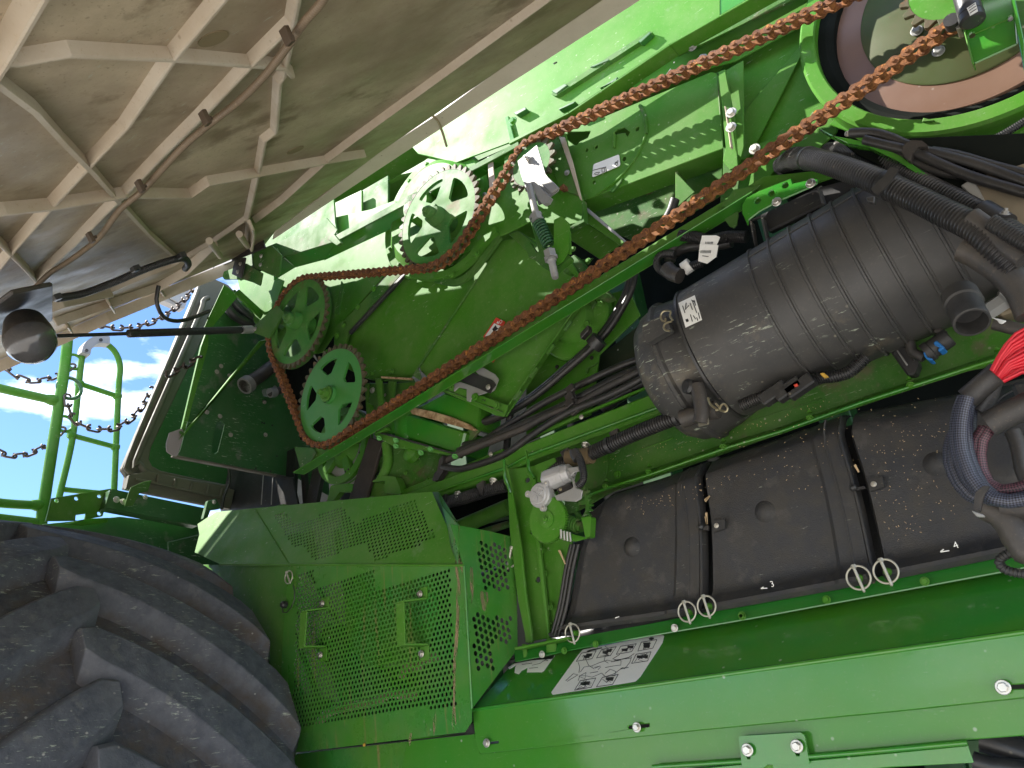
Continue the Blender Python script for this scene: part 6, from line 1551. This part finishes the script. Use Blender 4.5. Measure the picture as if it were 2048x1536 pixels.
    mesh('union', *lathe(W("S 1540,850", .0)[0], V((1, 0, .3)), [(0, .016), (.03, .016), (.034, .02), (.05, .02)], 6), STEEL, t)
    tube('pipe', W("S 1640,1000 1800,1040 2100,1120", .02), .016, DUSTHOSE, t); slab('white_sun_flash', W("S 1600,915 1740,945 1815,965 1750,1010 1710,1000 1680,960", -.01), .003, WHITE, t)  # the white slab paints a flash of sun on the coupling
    corr('ribbed_hose', W("S 1860,720 2000,650 2200,560", .0), .024, BLACKP, t, pitch=.006)
    # label + small looms above the canister left
    t, P = hose('ribbed loom above the left end of the canister', "E 1230,850 1320,860 1400,880 1500,860 1620,860", -.0, .018, 'corr', pitch=.006, name='ribbed_loom')
    t, P = hose('black hose bending behind the white tag', "E 1190,960 1240,930 1330,910 1450,905 1530,890", .03, .017, name='rubber_hose'); tube('upright_hose', W("E 1150,760 1190,680 1200,640", .06), .016, DUSTHOSE, t)
    tube('upright_hose', W("E 1170,1000 1180,940 1200,900", .02), .018, DUSTHOSE, t); corr('loom_elbow', W("E 1150,1080 1100,1040 1095,990 1130,960 1200,960", .0), .012, BLACKP, t)
    tube('muddy_end', W("E 1150,1040 1190,1080 1230,1090", -.02), .024, DUSTHOSE, t); corr('loom_stub', W("E 1240,1045 1300,1030 1360,1010", .0), .014, BLACKP, t); mesh('white_cap', *lathe(W("E 1250,1050", -.0)[0], V((1, 0, .2)), [(0, .017), (.02, .017)], 16), WHITE, t, autos=.5)
    t = thing('paper_tag', 'folded dusty white paper tag with bar codes hanging on the loom', 'paper tag')
    slab('upper_leaf', W("E 1358,852 1440,850 1462,860 1440,912 1370,905 1345,905", -.05), .002, WHITE, t, bev=0); slab('lower_leaf', W("E 1345,900 1452,908 1440,975 1385,1015 1335,1000", -.055), .002, WHITE, t, bev=0)
    for k in range(9): tube('bar', W("E %d,%d %d,%d" % (1352+k*7, 938, 1350+k*7, 955), -.057), .0009, INK, t, seg=4)
    for k in range(6): tube('bar', W("E %d,%d %d,%d" % (1380+k*8, 888, 1379+k*8, 900), -.052), .0009, INK, t, seg=4)
    tube('print_line', W("E 1360,970 1395,975", -.057), .001, INK, t, seg=4)
    t = thing('hose_end_cap', 'dark round hose end in the hole beside the chain', 'hose')
    c = W("G 560,1130", .02)[0]
    mesh('dark_hole', *lathe(W("G 480,1120", .09)[0], V((0, -1, 0)), [(0, .040), (.008, .040)], 30), DARK, t, autos=.5)
hoses()

# ================================================================== wire bundles lower right
def wires():
    tube0, corr0 = globals()['tube'], globals()['corr']; KS = .60
    def tube(n_, P, r, m, t=None, **k): return tube0(n_, P, r*KS, m, t, **k)
    def corr(n_, P, r, m, t=None, **k): return corr0(n_, P, r*KS, m, t, **k)
    t = thing('red_wire_bundle', 'fan of glossy red wires spreading out of a taped bundle at the right edge', 'wires')
    rnd = random.Random(3)
    for k in range(24):
        u = k/23; a = PX("O %d,%d" % (1790+75*u, 125+70*u))[0]
        b = PX("O %d,%d" % (1870+u*60, -20+170*u-(8 if k % 2 else 0)))[0]; c = PX("O %d,%d" % (1960+u*70, -110+250*u+rnd.uniform(-6, 6)))[0]; d_ = PX("O %d,%d" % (2120, -190+340*u+rnd.uniform(-20, 20)))[0]
        y = -.20+(.03 if k % 2 else -.02)+rnd.uniform(-.006, .006)
        tube('red_wire', [hit(p, ('Y', y)) for p in (a, b, c, d_)], .0045, REDW, t, seg=8)
    t = thing('taped_bundle', 'muddy taped bundle under the red wires leading into braided sleeves', 'wire bundle')
    tube('tape_sleeve', W("O 1840,130 1780,190 1700,240 1640,300", -.20), .028, DUSTHOSE, t, seg=16); tube('tape_sleeve', W("O 1800,200 1770,300 1720,380", -.17), .022, DUSTHOSE, t, seg=16)
    tube('lower_tape_sleeve', W("O 2100,300 1990,350 1880,400 1770,460", -.2), .032, DUSTHOSE, t, seg=16)
    t = thing('braided_sleeves', 'thick coil of braided dark blue grey sleeves curving down at the right edge', 'braided sleeve')
    for i, (dx, y) in enumerate(((-28, -.20), (0, -.22), (30, -.20), (58, -.17))):
        tube('sleeve', W(" ".join(["O"]+["%d,%d" % (x+dx*f, yy) for x, yy, f in ((1640, 290, .6), (1610, 400, .8), (1600, 520, 1), (1610, 620, 1), (1650, 740, 1), (1700, 830, .9), (1790, 910, .7), (1900, 930, .4), (2060, 900, .3), (2200, 850, .2))]), y), .017, BRAID, t, seg=14)
    for i, (dx, y) in enumerate(((-12, -.16), (12, -.17))):
        tube('outer_sleeve', W(" ".join(["O"]+["%d,%d" % (x+dx, yy) for x, yy in ((1590, 470), (1545, 560), (1535, 660), (1560, 760), (1620, 860), (1720, 930), (1850, 950))]), y), .013, BRAID, t, seg=12)
    for dx in (0, 26): tube('inner_sleeve', W(" ".join(["O"]+["%d,%d" % (x+dx, yy) for x, yy in ((1750, 480), (1700, 560), (1690, 660), (1710, 760), (1760, 840), (1850, 870), (2000, 840), (2150, 780))]), -.19), .016, BRAIDR, t, seg=12)
    slab('metal_band', W("O 1690,880 1740,835 1785,835 1750,880 1735,930 1725,995 1680,980", -.245), .006, BLKMET, t, rc=.003); slab('band_screw', W("O 1665,985 1740,1010 1750,1025 1700,1025", -.25), .01, STEEL, t)
    t = thing('muddy_tail', 'muddy wrapped tail below the braided coil going down to the casing', 'wire bundle')
    tube('wrapped_tail', W("O 1760,960 1830,990 1900,1050 1950,1150 2000,1230 2100,1260", -.16), .036, DUSTHOSE, t, seg=16); tube('wrapped_tail', W("O 1850,950 1950,960 2100,960", -.17), .03, DUSTHOSE, t, seg=16)
    corr('ribbed_tail', W("O 2100,1230 1980,1230 1880,1260 1840,1300 1870,1345 1950,1370 2100,1385", -.14), .012, BLACKP, t, pitch=.005)
    t = thing('edge_fittings', 'dusty dark connector and straps at the right edge inside the braided coil', 'connector')
    slab('connector', W("O 1870,490 1920,480 1990,560 1960,600 1900,580", -.06), .03, DUSTHOSE, t, bev=.004)
    tube('strap_hose', W("O 1920,500 1960,600 1980,720 2010,800", -.06), .02, DUSTHOSE, t); slab('black_block', W("O 1900,200 2100,170 2100,330 1960,340", -.04), .04, BLACKP, t, bev=.006)
wires()

# ================================================================== electric actuator and gears
def actuator():
    t = thing('electric_motor', 'small grey electric gear motor on the post with round ribbed end cap', 'motor')
    c = W("J 748,445", -.06)[0]
    CAP = mat('cast_aluminium', (.50,.50,.50), .45, metal=.3, bump=.15, dust=.3)
    mesh('gear_cap', *lathe(c, V((0, -1, 0)), [(-.02, .030), (.0, .030), (.004, .027), (.004, .022), (.007, .020), (.007, .004), (.009, .003), (.009, 0)], 40), CAP, t, autos=.5)
    for k in range(6):
        a = k*math.pi/3+.3; d = V((math.cos(a), 0, math.sin(a))); MB().box(c+d*.0105+V((0, -.0085, 0)), d*.007, V((0, .002, 0)), d.cross(V((0, 1, 0)))*.0013).build('cap_rib', CAP, t)
        if k % 2 == 0: q = c+V((math.cos(a+.4), 0, math.sin(a+.4)))*.034; mesh('ear', *lathe(q+V((0, .004, 0)), V((0, -1, 0)), [(0, .008), (.008, .008)], 14), CAP, t, autos=.5); bolt(t, q+V((0, -.005, 0)), .005, ZINC)
    a, b = W("J 790,350 960,290", -.04); d = (b-a).normalized()
    mesh('motor_barrel', *lathe(a, d, [(0, .024), (.01, .027), ((b-a).length*.75, .027), ((b-a).length*.8, .024), ((b-a).length, .023), ((b-a).length+.001, .012), ((b-a).length+.012, .012)], 8), CAP, t, bev=.003)
    slab('black_bracket', W("J 765,330 800,290 830,400 800,420 780,380", -.03), .03, BLACKP, t, bev=.003)
    slab('motor_cradle', W("J 935,260 1010,245 1020,280 985,290 965,310 985,350 1000,395 1040,410 1030,470 990,490 860,480 850,450 960,400 975,390 965,330", -.06), .005, STEEL, t, bev=.002)
    slab('cradle_side', W("J 860,400 960,360 975,400 880,440", -.05), .02, BLKMET, t)
    bolt(t, W("J 890,405", -.07)[0], .006, SHINE)
    corr('motor_cable', W("J 985,140 1020,190 1045,270 1045,340 1010,385", -.06), .009, BLACKP, t, pitch=.004)
    tube('cable_sleeve', W("J 985,140 990,170 1010,200", -.06), .012, HOSE, t)
    t = thing('worm_gear_set', 'green spur gear with worm and toothed quadrant under the small motor', 'gears')
    c = W("J 800,612", -.05)[0]; n = 60; P = []
    for k in range(n):
        for da, r in ((-.3, .052), (-.12, .055), (.12, .055), (.3, .052)): a = 2*math.pi*(k+da)/n; P.append(c+V((math.cos(a)*r, 0, math.sin(a)*r)))
    vs, fs = slab_geo(P, .01); mesh('spur_gear', vs, fs, GREEN, t)
    mesh('gear_boss', *lathe(c, V((0, -1, 0)), [(0, .020), (.004, .020), (.005, .016)], 28), GREEN, t, autos=.5); bolt(t, c+V((0, -.005, 0)), .015, GREEN, stud=True)
    a, b = W("J 900,620 1040,665", -.01); d = (b-a).normalized(); L_ = (b-a).length; u = d.orthogonal().normalized(); w = d.cross(u)
    mesh('worm_shaft', *lathe(a, d, [(0, .012), (L_, .012)], 20), GREEN2, t, autos=.5)
    sp = [a+d*(L_*(.1+.7*k/80))+(u*math.cos(k*.45)+w*math.sin(k*.45))*.015 for k in range(81)]; mesh('worm_thread', *sweep(sp, .004, 6), GREEN2, t, smooth=True)
    c2 = W("J 960,520", .01)[0]; P = []
    n = 30
    for k in range(n):
        for da, r in ((-.3, .052), (-.12, .060), (.12, .060), (.3, .052)):
            aa = 2*math.pi*(k+da)/n; P.append(c2+V((math.cos(aa)*r, 0, math.sin(aa)*r)))
    H = [[c2+V((math.cos(q)*r, 0, math.sin(q)*r)) for q, r in ((s+.15, .02), (s+.15, .042), (s+.5, .044), (s+.85, .042), (s+.85, .02))] for s in (0, 1.05, 2.1, 3.15, 4.2, 5.25)]
    vs, fs = slab_geo(P, .012, H); mesh('toothed_quadrant', vs, fs, GREEN2, t, bev=.001)
    slab('gear_bracket', W("J 860,680 1080,740 1090,700 1030,600 1085,588 1100,600 1090,735 985,762 860,710", -.03), .006, GREEN, t, bev=.002)
    slab('bracket_foot', W("J 1035,605 1090,588 1100,598 1092,730 1060,735", -.045), .02, GREEN, t, rc=.003)
    for s in ("J 893,680 895,735", "J 913,690 918,745", "J 935,695 938,750", "J 953,700 960,755"):
        a, b = W(s, -.055); tube('long_screw', [a, b], .0028, ZINC, t, seg=8); bolt(t, b, .006, ZINC, n=(b-a).normalized())
actuator()

# ================================================================== roof sheets added to keep the sun off the inside
def sun_block():
    t = thing('sun_block_deck', 'added green sheets above the beam that keep sun off the inside, only the edge in view', 'sun_block')  # added to block sunlight that would reach the inner wall
    a, b = W("F -500,850 0,640", .22), W("F 1340,-170 2600,-860", .22)
    p = [a[0]+V((-.6, 0, .0)), a[0], a[1], b[0], b[1]]
    q = [v+V((0, 1.05, .0)) for v in p]
    for i in range(len(p)-1): slab('sun_block_sheet', [p[i], p[i+1], q[i+1], q[i]], .01, GREEN, t, flip=True)
sun_block()

def chaff():
    t = thing('chaff_flakes', 'scattered pale chaff flakes and dust crumbs lying on sheets, hoses and covers', 'chaff'); t['kind'] = 'stuff'
    rnd = random.Random(11); b = MB()
    for s, y, n in (("J 1300,480 2048,290 2048,420 1350,600", .025, 60), ("O 200,560 800,400 1500,250 1560,700 700,900 200,800", .027, 130), ("O 1100,520 1560,420 1600,1000 1200,1200 1050,900", .027, 110), ("I 1300,1240 2048,1010 2048,1120 1300,1330", .155, 50),
                    ("O 100,520 800,300 800,330 100,560", .09, 30), ("H 640,1000 1600,720 1640,800 700,1150", -.125, 0), ("N 400,420 2000,250 2000,500 300,760", -.07, 0)):
        P = PX(s); xs = [p[0] for p in P]; ys = [p[1] for p in P]; P2 = [V(p) for p in P]; k = 0
        while k < n:
            p = V((rnd.uniform(min(xs), max(xs)), rnd.uniform(min(ys), max(ys))))
            if not inside(p, P2): continue
            k += 1; c = hit(p, ('Y', y)); a = rnd.uniform(0, 3.14); L_ = rnd.choice((.0004, .0006, .0008, .0015)); d = V((math.cos(a), rnd.uniform(-.3, .3), math.sin(a))); w = V((-math.sin(a), 0, math.cos(a)))*rnd.uniform(.0003, .0006)
            b.box(c, d*L_, w, V((0, .0003, 0)))
    b.build('flake', STRAW, t)
chaff()
finish()
